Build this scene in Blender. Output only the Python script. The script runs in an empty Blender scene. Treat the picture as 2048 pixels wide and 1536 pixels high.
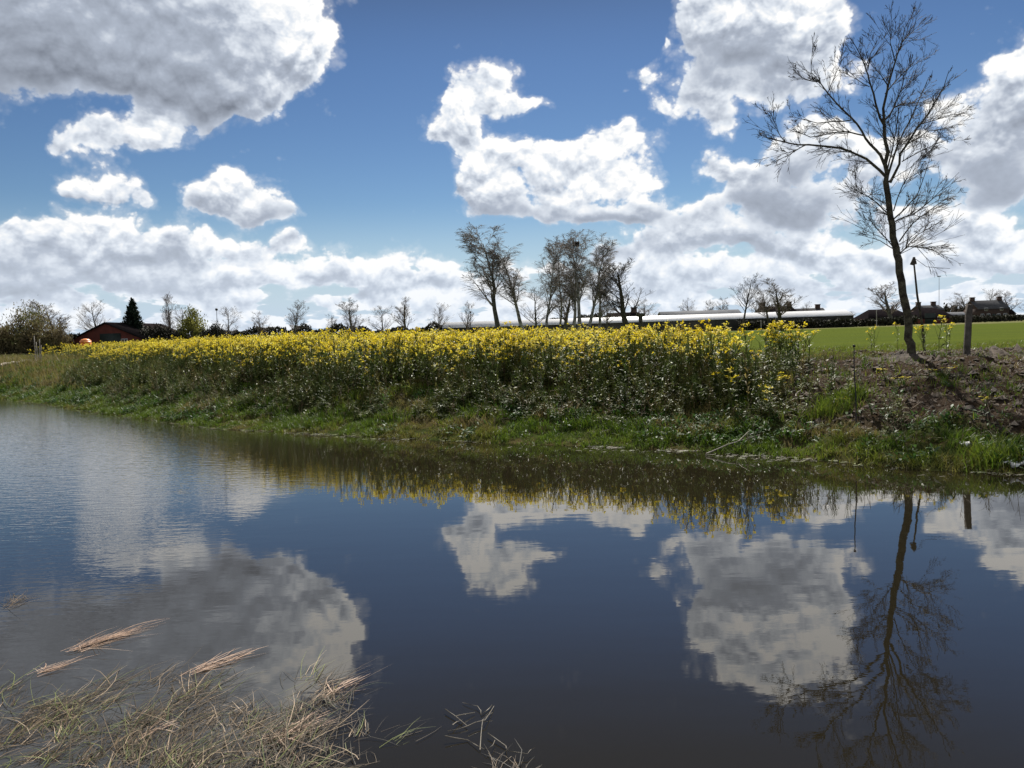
import bpy, math, random
import numpy as np
from mathutils import Vector
C = bpy.context.scene.collection
RS = np.random.RandomState(7)
R = random.Random(11)
rad = math.radians

# ------------------------------------------------------------------ camera
F_PX, PITCH, ROLL, CAM_H = 1600.0, rad(-3.6), rad(1.8), 2.1
cp, sp = math.cos(PITCH), math.sin(PITCH)
cr, sr = math.cos(ROLL), math.sin(ROLL)
def ray(px, py):
    x = (px-1024)/F_PX; y = (768-py)/F_PX
    x, y = cr*x+sr*y, -sr*x+cr*y
    return Vector((x, cp-y*sp, sp+y*cp))
def on_z(px, py, z):
    d = ray(px, py); t = (z-CAM_H)/d.z
    return Vector((d.x*t, d.y*t, z))
def at(px, py, Y):
    d = ray(px, py); t = Y/d.y
    return Vector((d.x*t, Y, CAM_H+d.z*t))
def azel(px, py, refl=False):
    d = ray(px, py)
    e = math.atan2(d.z, math.hypot(d.x, d.y))
    return math.atan2(d.x, d.y), (-e if refl else e)
cam_d = bpy.data.cameras.new('camera'); cam = bpy.data.objects.new('camera', cam_d); C.objects.link(cam)
bpy.context.scene.camera = cam
cam_d.sensor_width = 36; cam_d.lens = 36*F_PX/2048; cam_d.clip_end = 20000; cam_d.clip_start = .05
from mathutils import Matrix
Xc = Vector((cr, 0, 0)); U0 = Vector((0, -sp, cp)); Fw = Vector((0, cp, sp)); X0 = Vector((1, 0, 0))
Xa = X0*cr - U0*sr; Ua = X0*sr + U0*cr
M = Matrix(((Xa.x, Ua.x, -Fw.x, 0), (Xa.y, Ua.y, -Fw.y, 0), (Xa.z, Ua.z, -Fw.z, CAM_H), (0, 0, 0, 1)))
cam.matrix_world = M

# ------------------------------------------------------------------ light, sky
SUN_EL, SUN_AZ = rad(47), rad(8)
sd = bpy.data.lights.new('sun', 'SUN'); sd.energy = 5.0; sd.angle = rad(.5); sd.color = (1, .95, .87)
so = bpy.data.objects.new('sun', sd); C.objects.link(so)
sdir = Vector((math.sin(SUN_AZ)*math.cos(SUN_EL), math.cos(SUN_AZ)*math.cos(SUN_EL), math.sin(SUN_EL)))
so.rotation_euler = sdir.to_track_quat('Z', 'Y').to_euler()
vs = bpy.context.scene.view_settings
vs.view_transform = 'Standard'; vs.look = 'None'; vs.gamma = 1; vs.exposure = 0.5
bpy.context.scene.cycles.max_bounces = 6
bpy.context.scene.cycles.diffuse_bounces = 2
bpy.context.scene.cycles.transparent_max_bounces = 6
SKY_STRENGTH, CLOUD_STRENGTH = .085, .75

# (cx, cy, rx, ry, weight, grey[, 'r' = measured in its reflection in the water])
BLOBS = [
 # big grey cloud, upper left, running up out of the frame
 (40,60,150,70,1.1,.9),(200,70,140,62,1.1,.9),(340,60,120,80,1.1,.9),(470,80,110,80,1.1,.6),(575,90,70,62,1.0,.1),(640,100,48,48,1.0,-.3),
 (490,200,72,54,1.1,.3),(430,190,50,36,.8,.5),(590,30,60,50,.8,-.1),(110,0,200,60,1.0,.6),(400,-20,150,60,1.0,.5),(130,-120,300,90,1.1,.8),
 (545,1315,50,60,1.0,.2,'r'),(420,1330,110,110,1.0,.8,'r'),(150,1330,200,120,1.0,.9,'r'),(500,1190,80,50,.8,.6,'r'),(640,1225,46,46,.9,-.1,'r'),
 (250,1540,260,120,1.0,.8,'r'),
 # wisps under it
 (248,278,74,26,1.3,.1),(308,228,32,30,1.1,.1),(140,295,40,22,.85,.1),(205,372,48,24,1.15,.0),(265,405,20,14,.75,0),
 # mid-left cumulus
 (465,405,92,30,1.15,.3),(468,355,58,34,1.05,-.3),(400,425,48,14,.7,.6),(530,428,56,14,.7,.7),
 # lower left bank
 (50,515,90,44,.95,.3),(190,445,42,30,1.0,-.3),(15,455,38,20,.85,-.1),(120,490,60,34,.9,.2),(260,490,56,40,.95,.1),(370,490,80,34,1.0,.0),(330,520,100,18,.7,.8),
 (560,488,60,22,1.05,.0),(640,550,60,26,.85,.1),(500,545,90,26,.85,.2),(100,560,130,24,.8,.6),(800,558,52,18,.95,0),(885,558,44,18,.85,0),(310,560,90,22,.75,.5),(740,570,50,14,.7,.3),
 # centre cumulus with its curling head
 (985,165,44,38,1.25,-.2),(945,205,40,34,.9,-.2),(1045,192,40,17,1.0,-.1),(920,240,48,36,1.1,-.1),(868,280,30,18,.95,0),(985,290,70,46,1.0,-.1),(950,365,56,46,1.05,.0),
 (1090,320,70,42,1.0,-.2),(1195,310,66,46,1.05,-.2),(1228,262,32,24,.95,-.3),(1285,345,50,42,1.0,-.2),(1110,385,130,34,1.05,.1),
 (1060,425,140,18,.8,.7),(1210,440,130,16,.9,.9),(1330,425,64,28,.95,.6),(1410,452,60,22,.8,.4),(1440,420,30,20,.6,.1),
 # small puffs
 (1292,158,36,30,1.0,-.1),(1320,222,34,20,.68,.1),(1243,187,14,9,.6,0),(1345,90,10,10,.6,0),
 # upper right cloud
 (1430,35,60,50,1.0,.1),(1530,10,100,60,1.1,.0),(1640,50,46,60,1.0,-.2),(1510,105,90,42,1.1,1.2),(1600,110,60,40,1.0,.8),(1420,190,62,34,1.0,.3),
 (1640,165,50,36,.9,-.1),(1540,185,80,26,.95,.3),(1430,240,26,24,.7,.1),(1560,-90,150,60,.9,.3),
 # right middle
 (1425,320,48,28,1.0,-.3),(1470,352,52,30,1.0,.1),(1620,262,74,24,1.0,-.3),(1590,320,90,38,1.0,.9),(1540,400,80,36,1.0,1.0),(1650,395,80,32,1.0,1.0),
 (1740,320,60,50,1.0,-.2),(1810,300,60,34,.9,.2),(1720,170,30,36,.6,-.1),(1885,212,28,24,.85,-.2),
 # right edge
 (2010,150,54,34,1.05,-.3),(1975,240,48,30,1.0,-.2),(2050,220,60,50,1.0,.6),(2000,320,90,42,1.05,1.0),(1910,290,34,26,.75,.3),(2030,380,80,26,.9,.9),(2090,150,60,60,1,.2),
 # lower right
 (1460,480,110,22,.85,.5),(1600,490,70,18,1.0,.0),(1370,490,80,24,.85,.4),(1890,440,80,24,.95,-.1),(2000,468,80,24,.9,.0),(1780,440,60,20,.85,.1),
 (1800,520,140,18,.75,.2),(2010,520,100,16,.8,.1),(1350,560,150,18,.75,.2),(1640,560,150,15,.7,.2),(1230,520,90,14,.6,.3),
]
def make_world():
    w = bpy.data.worlds.new('World'); bpy.context.scene.world = w; w.use_nodes = True
    t = w.node_tree; N = t.nodes; L = t.links
    N.clear()
    def nd(ty, **k):
        n = N.new(ty)
        for a, b in k.items(): setattr(n, a, b)
        return n
    def setin(n, i, v):
        if isinstance(v, bpy.types.NodeSocket): L.new(v, n.inputs[i])
        else: n.inputs[i].default_value = v
    def m(op, a, b=None, c=None, clamp=False):
        n = nd('ShaderNodeMath', operation=op, use_clamp=clamp); setin(n, 0, a)
        if b is not None: setin(n, 1, b)
        if c is not None: setin(n, 2, c)
        return n.outputs[0]
    def vm(op, a, b=None, c=None):
        n = nd('ShaderNodeVectorMath', operation=op); setin(n, 0, a)
        if b is not None: setin(n, 1, b)
        if c is not None: setin(n, 2, c)
        return n.outputs['Value'] if op in ('DOT_PRODUCT', 'LENGTH') else n.outputs[0]
    def mr(v, a, b, c=0., d=1., smooth=True):
        n = nd('ShaderNodeMapRange'); n.interpolation_type = 'SMOOTHSTEP' if smooth else 'LINEAR'
        setin(n, 0, v); n.inputs[1].default_value = a; n.inputs[2].default_value = b
        n.inputs[3].default_value = c; n.inputs[4].default_value = d
        return n.outputs[0]
    def mixc(f, a, b):
        n = nd('ShaderNodeMix', data_type='RGBA'); setin(n, 0, f); setin(n, 6, a); setin(n, 7, b); return n.outputs[2]
    tc = nd('ShaderNodeTexCoord'); sep = nd('ShaderNodeSeparateXYZ'); L.new(tc.outputs['Generated'], sep.inputs[0])
    az = m('ARCTAN2', sep.outputs[0], sep.outputs[1]); el = m('ARCSINE', sep.outputs[2])
    P = nd('ShaderNodeCombineXYZ'); L.new(az, P.inputs[0]); L.new(el, P.inputs[1]); P = P.outputs[0]
    def noise(v, scale, detail, rough=.55, color=False, dist=0.):
        n = nd('ShaderNodeTexNoise', noise_dimensions='2D'); L.new(v, n.inputs['Vector'])
        n.inputs['Scale'].default_value = scale; n.inputs['Detail'].default_value = detail; n.inputs['Roughness'].default_value = rough
        n.inputs['Distortion'].default_value = dist
        return n.outputs['Color' if color else 'Fac']
    def voro(v, scale, detail):
        n = nd('ShaderNodeTexVoronoi', voronoi_dimensions='2D', feature='F1'); L.new(v, n.inputs['Vector'])
        n.inputs['Scale'].default_value = scale; n.inputs['Detail'].default_value = detail; n.inputs['Roughness'].default_value = .55
        n.inputs['Lacunarity'].default_value = 2.1
        n.normalize = True
        return n.outputs['Distance']
    wcol = vm('SUBTRACT', noise(P, 11, 3, .5, True), (.5, .5, .5))
    Pw = vm('MULTIPLY_ADD', wcol, (.075, .06, 0.), P)
    acc = None
    Pk = Pw
    for bi, b in enumerate(BLOBS):
        if bi and bi % 8 == 0: Pk = vm('MULTIPLY_ADD', acc, (1e-9, 1e-9, 0.), Pw)   # keeps the node chain sequential
        a_, e_ = azel(b[0], b[1], len(b) > 6)
        rx, ry = b[2]/F_PX*1.0, b[3]/F_PX*1.05
        q = vm('MULTIPLY_ADD', Pk, (1/rx, 1/ry, 0), (-a_/rx, -e_/ry, 1))
        g = m('POWER', .3679, vm('DOT_PRODUCT', q, q))
        n_ = nd('ShaderNodeVectorMath', operation='SCALE'); L.new(q, n_.inputs[0]); L.new(g, n_.inputs[3]); wt = b[4]*2.71828
        acc = vm('MULTIPLY_ADD', n_.outputs[0], (wt*.5, wt, wt), acc if acc is not None else (0, 0, 0))
        G = m('MULTIPLY_ADD', g, b[5]*2.71828, G if bi else 0.)
    s2 = nd('ShaderNodeSeparateXYZ'); L.new(acc, s2.inputs[0])
    Fd = s2.outputs[2]; top = m('DIVIDE', m('ADD', s2.outputs[1], s2.outputs[0]), m('MAXIMUM', Fd, .4))   # + on sunward tops, - under the bases
    # the rest of the sky: loose cumulus out of the frame, flat rows of far clouds towards the horizon
    elc = m('MAXIMUM', el, .004)
    lg = m('LOGARITHM', m('ADD', elc, .045), 2.718)
    Ph = nd('ShaderNodeCombineXYZ'); L.new(az, Ph.inputs[0]); L.new(m('MULTIPLY', lg, .30), Ph.inputs[1]); Ph = Ph.outputs[0]
    low = noise(Ph, 10.0, 4, .55)
    lowmask = mr(el, .140, .05)
    lowc = m('MULTIPLY', mr(low, .30, .52, 0., 1.0), lowmask)
    out_f = mr(m('ABSOLUTE', az), .62, .85)      # beyond the frame's sides
    up_f = mr(el, .50, .75)
    gen = m('MULTIPLY', m('MAXIMUM', out_f, up_f), mr(noise(P, 2.2, 4, .6), .46, .62, 0., 1.1))
    Fs = m('ADD', m('MINIMUM', Fd, 1.5), m('MAXIMUM', lowc, gen))
    # billows
    sc = mr(el, .0, .30, 1.7, 1.0, False)        # clouds farther off show smaller billows
    off = (.0, .011, 0)
    def relief(Q):
        Qs = vm('MULTIPLY', Q, (1, 1.25, 1))
        v = voro(Qs, 24, 3)
        n = noise(Qs, 11, 5, .5)
        return m('MULTIPLY_ADD', n, .80, m('MULTIPLY', m('SUBTRACT', 1., v), 1.10))
    Pr = vm('MULTIPLY_ADD', wcol, (.018, .018, 0.), P)
    n0 = relief(Pr); n1 = relief(vm('ADD', Pr, off))
    D = m('ADD', Fs, m('MULTIPLY', m('SUBTRACT', n0, 1.23), 1.3))
    Df = m('ADD', D, m('MULTIPLY', m('SUBTRACT', noise(P, 55, 4, .6), .5), .45))
    alpha = mr(Df, .44, .72)
    veil = m('MULTIPLY', mr(D, .25, .66), .28)
    alpha = m('MULTIPLY', m('MAXIMUM', alpha, veil), mr(el, -.004, .004))
    lit = m('MULTIPLY', m('SUBTRACT', n0, n1), 1.7)   # billow faces turned to the sun are lighter
    gav = m('DIVIDE', G, m('MAXIMUM', Fd, .6))
    lit = m('MULTIPLY', lit, m('SUBTRACT', 1.05, m('MULTIPLY', m('MINIMUM', m('MAXIMUM', gav, 0.), 1.), .72)))   # even light inside the grey masses
    thick = mr(D, .30, 1.25)
    gsum = m('ADD', m('MULTIPLY', gav, .58), m('MULTIPLY', lowmask, -.06))
    gsum = m('ADD', gsum, m('MULTIPLY', m('SUBTRACT', noise(P, 7, 5, .55), .5), .28))
    gsum = m('ADD', gsum, m('MULTIPLY', m('SUBTRACT', 1.19, n0), .35))
    grey = m('SUBTRACT', m('MULTIPLY', m('ADD', gsum, .30), thick), lit)
    grey = m('SUBTRACT', grey, m('MULTIPLY', top, .42))
    grey = m('MULTIPLY', grey, .70, clamp=True)
    ramp = nd('ShaderNodeValToRGB'); L.new(grey, ramp.inputs[0])
    cr_ = ramp.color_ramp; cr_.elements[0].color = (1.0, .99, .97, 1); cr_.elements[0].position = 0
    cr_.elements[1].color = (.19, .215, .265, 1); cr_.elements[1].position = 1
    e = cr_.elements.new(.21); e.color = (.72, .77, .84, 1)
    e = cr_.elements.new(.5); e.color = (.41, .46, .55, 1)
    sky = nd('ShaderNodeTexSky'); sky.sky_type = 'NISHITA'; sky.sun_disc = False
    sky.sun_elevation = SUN_EL; sky.sun_rotation = SUN_AZ; sky.air_density = 1.0; sky.dust_density = 0.1; sky.ozone_density = 2.0
    b1 = nd('ShaderNodeBackground'); b2 = nd('ShaderNodeBackground'); mx = nd('ShaderNodeMixShader'); out = nd('ShaderNodeOutputWorld')
    sk = nd('ShaderNodeGamma'); sk.inputs[1].default_value = 1.5; L.new(vm('SCALE', sky.outputs[0]) if False else vm('MULTIPLY', sky.outputs[0], (SKY_STRENGTH,)*3), sk.inputs[0])
    skc = mixc(mr(el, .17, .0, 0., 1.), sk.outputs[0], (.58, .72, .88, 1))
    dk = nd('ShaderNodeVectorMath', operation='SCALE'); L.new(skc, dk.inputs[0]); L.new(mr(el, .34, .60, 1., .60), dk.inputs[3]); skc = mixc(mr(el, .30, .58, 0., .72), dk.outputs[0], (.070, .080, .098, 1))   # overhead sky colour dimmed and greyed so the water reflects dark and neutral
    L.new(skc, b1.inputs[0]); b1.inputs[1].default_value = .66
    far = mixc(mr(el, .16, .0, 0., .5), ramp.outputs[0], (.72, .81, .93, 1))
    L.new(far, b2.inputs[0]); b2.inputs[1].default_value = CLOUD_STRENGTH
    L.new(alpha, mx.inputs[0]); L.new(b1.outputs[0], mx.inputs[1]); L.new(b2.outputs[0], mx.inputs[2]); L.new(mx.outputs[0], out.inputs[0])
    w.cycles.sampling_method = 'MANUAL'; w.cycles.sample_map_resolution = 512
make_world()

# ------------------------------------------------------------------ materials
def mat(name, col, rough=.85, var=None, vscale=6., spec=.3, metal=0., trans=0., noise_bump=0., bscale=30., coords='Object', tint=None, emit=None):
    """col base colour; var second colour mixed by noise; tint = list of colours picked by the 'tint' vertex attribute"""
    m = bpy.data.materials.new(name); m.use_nodes = True; t = m.node_tree; N = t.nodes; L = t.links
    b = N['Principled BSDF']; b.inputs['Roughness'].default_value = rough; b.inputs['Metallic'].default_value = metal
    b.inputs['Specular IOR Level'].default_value = spec; b.inputs['Base Color'].default_value = (*col, 1)
    tc = N.new('ShaderNodeTexCoord'); src = None
    if tint:
        at_ = N.new('ShaderNodeAttribute'); at_.attribute_name = 'tint'
        r = N.new('ShaderNodeValToRGB'); L.new(at_.outputs['Fac'], r.inputs[0])
        el = r.color_ramp.elements
        while len(el) > 1: el.remove(el[0])
        el[0].position = 0; el[0].color = (*tint[0], 1)
        for i, c in enumerate(tint[1:]):
            e = el.new((i+1)/(len(tint)-1)); e.color = (*c, 1)
        src = r.outputs[0]
    if var:
        n = N.new('ShaderNodeTexNoise'); n.inputs['Scale'].default_value = vscale; n.inputs['Detail'].default_value = 6
        L.new(tc.outputs[coords], n.inputs['Vector'])
        mr = N.new('ShaderNodeMapRange'); mr.inputs[1].default_value = .35; mr.inputs[2].default_value = .65; L.new(n.outputs['Fac'], mr.inputs[0])
        mx = N.new('ShaderNodeMix'); mx.data_type = 'RGBA'; L.new(mr.outputs[0], mx.inputs[0])
        if src: L.new(src, mx.inputs[6])
        else: mx.inputs[6].default_value = (*col, 1)
        mx.inputs[7].default_value = (*var, 1); src = mx.outputs[2]
    if src: L.new(src, b.inputs['Base Color'])
    if noise_bump:
        n = N.new('ShaderNodeTexNoise'); n.inputs['Scale'].default_value = bscale; n.inputs['Detail'].default_value = 5
        L.new(tc.outputs[coords], n.inputs['Vector'])
        bp = N.new('ShaderNodeBump'); bp.inputs['Strength'].default_value = noise_bump; bp.inputs['Distance'].default_value = .05
        L.new(n.outputs['Fac'], bp.inputs['Height']); L.new(bp.outputs[0], b.inputs['Normal'])
    if trans:
        o = N['Material Output']; tr = N.new('ShaderNodeBsdfTranslucent'); ms = N.new('ShaderNodeMixShader'); ms.inputs[0].default_value = trans
        if src: L.new(src, tr.inputs[0])
        else: tr.inputs[0].default_value = (*col, 1)
        L.new(b.outputs[0], ms.inputs[1]); L.new(tr.outputs[0], ms.inputs[2]); L.new(ms.outputs[0], o.inputs[0])
    return m

M_bark = mat('bark', (.030, .024, .018), .95, (.11, .10, .065), 9, noise_bump=1.0, bscale=32)
M_twig = mat('twig', (.060, .048, .040), .8)
M_birch = mat('birch_bark', (.42, .40, .36), .8, (.05, .045, .04), 2.2)
M_birchtwig = mat('birch_twig', (.34, .30, .27), .8, trans=.3)
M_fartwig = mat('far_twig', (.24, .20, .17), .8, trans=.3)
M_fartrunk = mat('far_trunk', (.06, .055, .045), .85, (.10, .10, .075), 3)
M_grass = mat('grass', (.05, .08, .02), .5, trans=.40, spec=.35, tint=[(.060, .110, .010), (.105, .165, .016), (.150, .190, .022), (.165, .155, .036), (.19, .145, .055), (.26, .21, .11)])
M_leaf = mat('leaf', (.04, .08, .02), .5, trans=.38, spec=.16, tint=[(.028, .065, .015), (.045, .100, .022), (.075, .135, .032)])
M_rape = mat('rape_green', (.05, .08, .03), .5, trans=.5, spec=.5, tint=[(.085, .130, .036), (.135, .180, .046), (.185, .210, .052), (.25, .20, .075)])
M_yellow = mat('petals', (.75, .55, .03), .6, trans=.45, tint=[(.66, .50, .02), (.80, .67, .04), (.86, .78, .16)])
M_straw = mat('straw', (.3, .22, .13), .6, trans=.15, tint=[(.022, .018, .009), (.085, .058, .030), (.24, .17, .10), (.52, .40, .28), (.06, .085, .018), (.20, .23, .06)])
M_pink = mat('pale_straw', (.5, .36, .27), .6, trans=.15, tint=[(.26, .17, .12), (.46, .31, .22), (.58, .44, .33)])
M_clod = mat('clod', (.022, .016, .012), .95, (.115, .090, .070), 5, noise_bump=.5)
M_post = mat('post_wood', (.060, .050, .042), .9, (.13, .115, .10), 7, noise_bump=.4, bscale=20)
M_dark = mat('dark_iron', (.02, .02, .022), .5)
M_pale = mat('pale_wood', (.42, .38, .32), .7, (.22, .19, .15), 9)

# ------------------------------------------------------------------ mesh helpers
def mesh_np(name, V, Q, mats, mi=None, tint=None, parent=None, smooth=False):
    V = np.asarray(V, np.float32).reshape(-1, 3); Q = np.asarray(Q, np.int32); k = Q.shape[1]
    me = bpy.data.meshes.new(name)
    me.vertices.add(len(V)); me.vertices.foreach_set('co', V.ravel())
    me.loops.add(Q.size); me.loops.foreach_set('vertex_index', Q.ravel())
    me.polygons.add(len(Q)); me.polygons.foreach_set('loop_start', np.arange(0, Q.size, k, dtype=np.int32))
    for m in (mats if isinstance(mats, (list, tuple)) else [mats]): me.materials.append(m)
    if mi is not None: me.polygons.foreach_set('material_index', np.asarray(mi, np.int32))
    if smooth: me.polygons.foreach_set('use_smooth', np.ones(len(Q), bool))
    if tint is not None:
        a = me.attributes.new('tint', 'FLOAT', 'POINT'); a.data.foreach_set('value', np.asarray(tint, np.float32))
    me.update(calc_edges=True); me.validate()
    o = bpy.data.objects.new(name, me); C.objects.link(o)
    if parent: o.parent = parent
    return o
class MB:
    """collects quads / boxes / tubes for one mesh object"""
    def __init__(s): s.V = []; s.Q = []; s.T = []; s.M = []
    def quads(s, V, Q, tint=.5, m=0):
        n = sum(len(v) for v in s.V); V = np.asarray(V, float).reshape(-1, 3); Q = np.asarray(Q, int).reshape(-1, 4)
        s.V.append(V); s.Q.append(Q+n); s.T.append(np.broadcast_to(np.asarray(tint, float), (len(V),)).copy()); s.M.append(np.full(len(Q), m))
    def box(s, x0, x1, y0, y1, z0, z1):
        V = [(x, y, z) for z in (z0, z1) for y in (y0, y1) for x in (x0, x1)]
        s.quads(V, [(0, 2, 3, 1), (4, 5, 7, 6), (0, 1, 5, 4), (2, 6, 7, 3), (0, 4, 6, 2), (1, 3, 7, 5)])
    def tube(s, pts, rr, n=6, jit=0., cap=True):
        pts = [Vector(p) for p in pts]; rings = []
        for i, p in enumerate(pts):
            d = (pts[min(i+1, len(pts)-1)]-pts[max(i-1, 0)]).normalized()
            a = d.orthogonal().normalized() if abs(d.z) < .3 else d.cross(Vector((0, 1, 0))).normalized()
            b = d.cross(a)
            rings.append([p+(a*math.cos(6.2832*k/n)+b*math.sin(6.2832*k/n))*rr[i]*(1+jit*R.uniform(-1, 1)) for k in range(n)])
        V = [v for r in rings for v in r]; Q = []
        for i in range(len(pts)-1):
            for k in range(n):
                Q.append((i*n+k, i*n+(k+1) % n, (i+1)*n+(k+1) % n, (i+1)*n+k))
        if cap:
            for base in (0, len(pts)-1):
                c = len(V); V.append(pts[base]); 
                for k in range(0, n): 
                    Q.append((c, base*n+k, base*n+(k+1) % n, c)) if False else None
            if n == 4 or True:
                # quad fans over the ends
                for base in (0, len(pts)-1):
                    c = len(V); V.append(pts[base])
                    for k in range(0, n, 2): Q.append((c, base*n+k, base*n+(k+1) % n, base*n+(k+2) % n))
        s.quads(V, Q)
    def segs(s, P0, P1, r0, r1, n=3, tint=.5):
        V, Q = seg_mesh(P0, P1, r0, r1, n); s.quads(V, Q, tint)
    def build(s, name, m, parent=None, smooth=False):
        return mesh_np(name, np.concatenate(s.V), np.concatenate(s.Q), m, np.concatenate(s.M), np.concatenate(s.T), parent, smooth)
def seg_mesh(P0, P1, r0, r1, n=3):
    P0 = np.asarray(P0, float); P1 = np.asarray(P1, float); r0 = np.asarray(r0, float); r1 = np.asarray(r1, float)
    d = P1-P0; d /= np.linalg.norm(d, axis=1)[:, None]+1e-9
    h = np.where(np.abs(d[:, 2:3]) > .9, np.array([[1., 0, 0]]), np.array([[0, 0, 1.]]))
    a = np.cross(d, h); a /= np.linalg.norm(a, axis=1)[:, None]+1e-9; b = np.cross(d, a)
    k = np.arange(n)*2*np.pi/n; co, si = np.cos(k), np.sin(k)
    rad_ = a[:, None, :]*co[None, :, None]+b[:, None, :]*si[None, :, None]
    A = P0[:, None, :]+rad_*r0[:, None, None]; B = P1[:, None, :]+rad_*r1[:, None, None]
    V = np.concatenate([A, B], 1).reshape(-1, 3)
    base = (np.arange(len(P0))*2*n)[:, None]
    q = np.array([(i, (i+1) % n, n+(i+1) % n, n+i) for i in range(n)])
    Q = (base[:, :, None]+q[None]).reshape(-1, 4)
    return V, Q
def blades(P, head, length, lean, width, droop=.3, prof=(1., .8, .12), twist=None):
    """P (n,3) roots, head azimuth, lean from vertical (rad) -> two-quad bent ribbons"""
    n = len(P); u = np.stack([np.sin(head), np.cos(head), np.zeros(n)], 1); z = np.array([0, 0, 1.])
    d1 = u*np.sin(lean)[:, None]+z*np.cos(lean)[:, None]
    l2 = lean+droop
    d2 = u*np.sin(l2)[:, None]+z*np.cos(l2)[:, None]
    tw = head+np.pi/2+(RS.uniform(-.9, .9, n) if twist is None else twist)
    w = np.stack([np.sin(tw), np.cos(tw), RS.uniform(-.3, .3, n)], 1)*(width*.5)[:, None]
    L = length[:, None]; mid = P+d1*L*.5; tip = mid+d2*L*.5
    V = np.stack([P-w*prof[0], P+w*prof[0], mid-w*prof[1], mid+w*prof[1], tip-w*prof[2], tip+w*prof[2]], 1).reshape(-1, 3)
    b = (np.arange(n)*6)[:, None, None]
    Q = (b+np.array([(0, 1, 3, 2), (2, 3, 5, 4)])[None]).reshape(-1, 4)
    return V, Q
def scatter(tV, tQ, tM, tT, pos, rz, sxy, sz, tint, lean=None):
    """bakes copies of a template into one array set"""
    n = len(pos); c, s = np.cos(rz), np.sin(rz)
    X = tV[None, :, 0]*sxy[:, None]; Y = tV[None, :, 1]*sxy[:, None]; Z = tV[None, :, 2]*sz[:, None]
    x = X*c[:, None]-Y*s[:, None]; y = X*s[:, None]+Y*c[:, None]
    if lean is not None: x = x+Z*lean[:, 0:1]; y = y+Z*lean[:, 1:2]
    V = np.stack([x, y, Z], 2)+pos[:, None, :]
    Q = (tQ[None]+(np.arange(n)*len(tV))[:, None, None]).reshape(-1, 4)
    return V.reshape(-1, 3), Q, np.tile(tM, n), np.clip((tT[None]+tint[:, None]).ravel(), 0, 1)
def tag(o, label=None, cat=None, group=None, kind=None):
    if label: o['label'] = label
    if cat: o['category'] = cat
    if group: o['group'] = group
    if kind: o['kind'] = kind
    return o
def empty(name, loc, label, cat, group=None):
    o = bpy.data.objects.new(name, None); C.objects.link(o); o.location = loc; return tag(o, label, cat, group)
def localise(ob, loc):
    """shift mesh data so that the part sits in its parent's frame"""
    me = ob.data; n = len(me.vertices); a = np.empty(n*3, np.float32); me.vertices.foreach_get('co', a)
    a = a.reshape(-1, 3)-np.asarray(loc, np.float32); me.vertices.foreach_set('co', a.ravel()); me.update()

# ------------------------------------------------------------------ terrain
shore_px = [(0, 797), (140, 817), (300, 840), (420, 857), (560, 864), (760, 876), (1000, 887), (1200, 893), (1400, 903), (1560, 915), (1700, 926), (1850, 940), (2048, 948), (2300, 962)]
sh = [on_z(x, y, 0) for x, y in shore_px]
SX = np.array([-60]+[p.x for p in sh]+[40]); SY = np.array([sh[0].y+1.5]+[p.y for p in sh]+[sh[-1].y+3])
PLAT = 1.34
def vnoise(x, y, seed=0):
    xi = np.floor(x).astype(np.int64); yi = np.floor(y).astype(np.int64); fx = x-xi; fy = y-yi
    fx = fx*fx*(3-2*fx); fy = fy*fy*(3-2*fy)
    def h(a, b):
        n = (a*374761393+b*668265263+seed*974634777) & 0xffffffff
        n = ((n ^ (n >> 13))*1274126177) & 0xffffffff
        return ((n ^ (n >> 16)) & 0xffff)/65535.
    return (h(xi, yi)*(1-fx)+h(xi+1, yi)*fx)*(1-fy)+(h(xi, yi+1)*(1-fx)+h(xi+1, yi+1)*fx)*fy
def fbm(x, y, o=4, seed=0):
    s = 0; a = .5
    for i in range(o): s = s+a*vnoise(x*2**i, y*2**i, seed+i); a *= .5
    return s/(1-.5**o)
def smooth(a, b, x):
    t = np.clip((x-a)/(b-a), 0, 1); return t*t*(3-2*t)
def ye(x): return np.interp(x, SX, SY)+.35*(fbm(x*.8+3, x*0+.5, 3, 5)-.5)
def soil_mask(x, y):
    s = y-ye(x)
    a = smooth(3.2, 5.2, x+1.6*(fbm(x*.5, y*.5, 3, 9)-.5)*2-.15*(y-14))*smooth(1.2, 2.4, s+1.3*(fbm(x*.9, y*.9, 3, 12)-.5)*2)
    edge = 20.6+.35*(fbm(x*.7, x*0, 3, 14)-.5)
    strip = (1-smooth(7.6, 9.2, x))*smooth(17.2, 17.9, y+.5*(fbm(x*1.3, y, 2, 15)-.5))*(1-smooth(19.5, 19.9, y))
    return a*(1-smooth(edge-.2, edge+.15, y))*(1-.9*strip)
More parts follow.
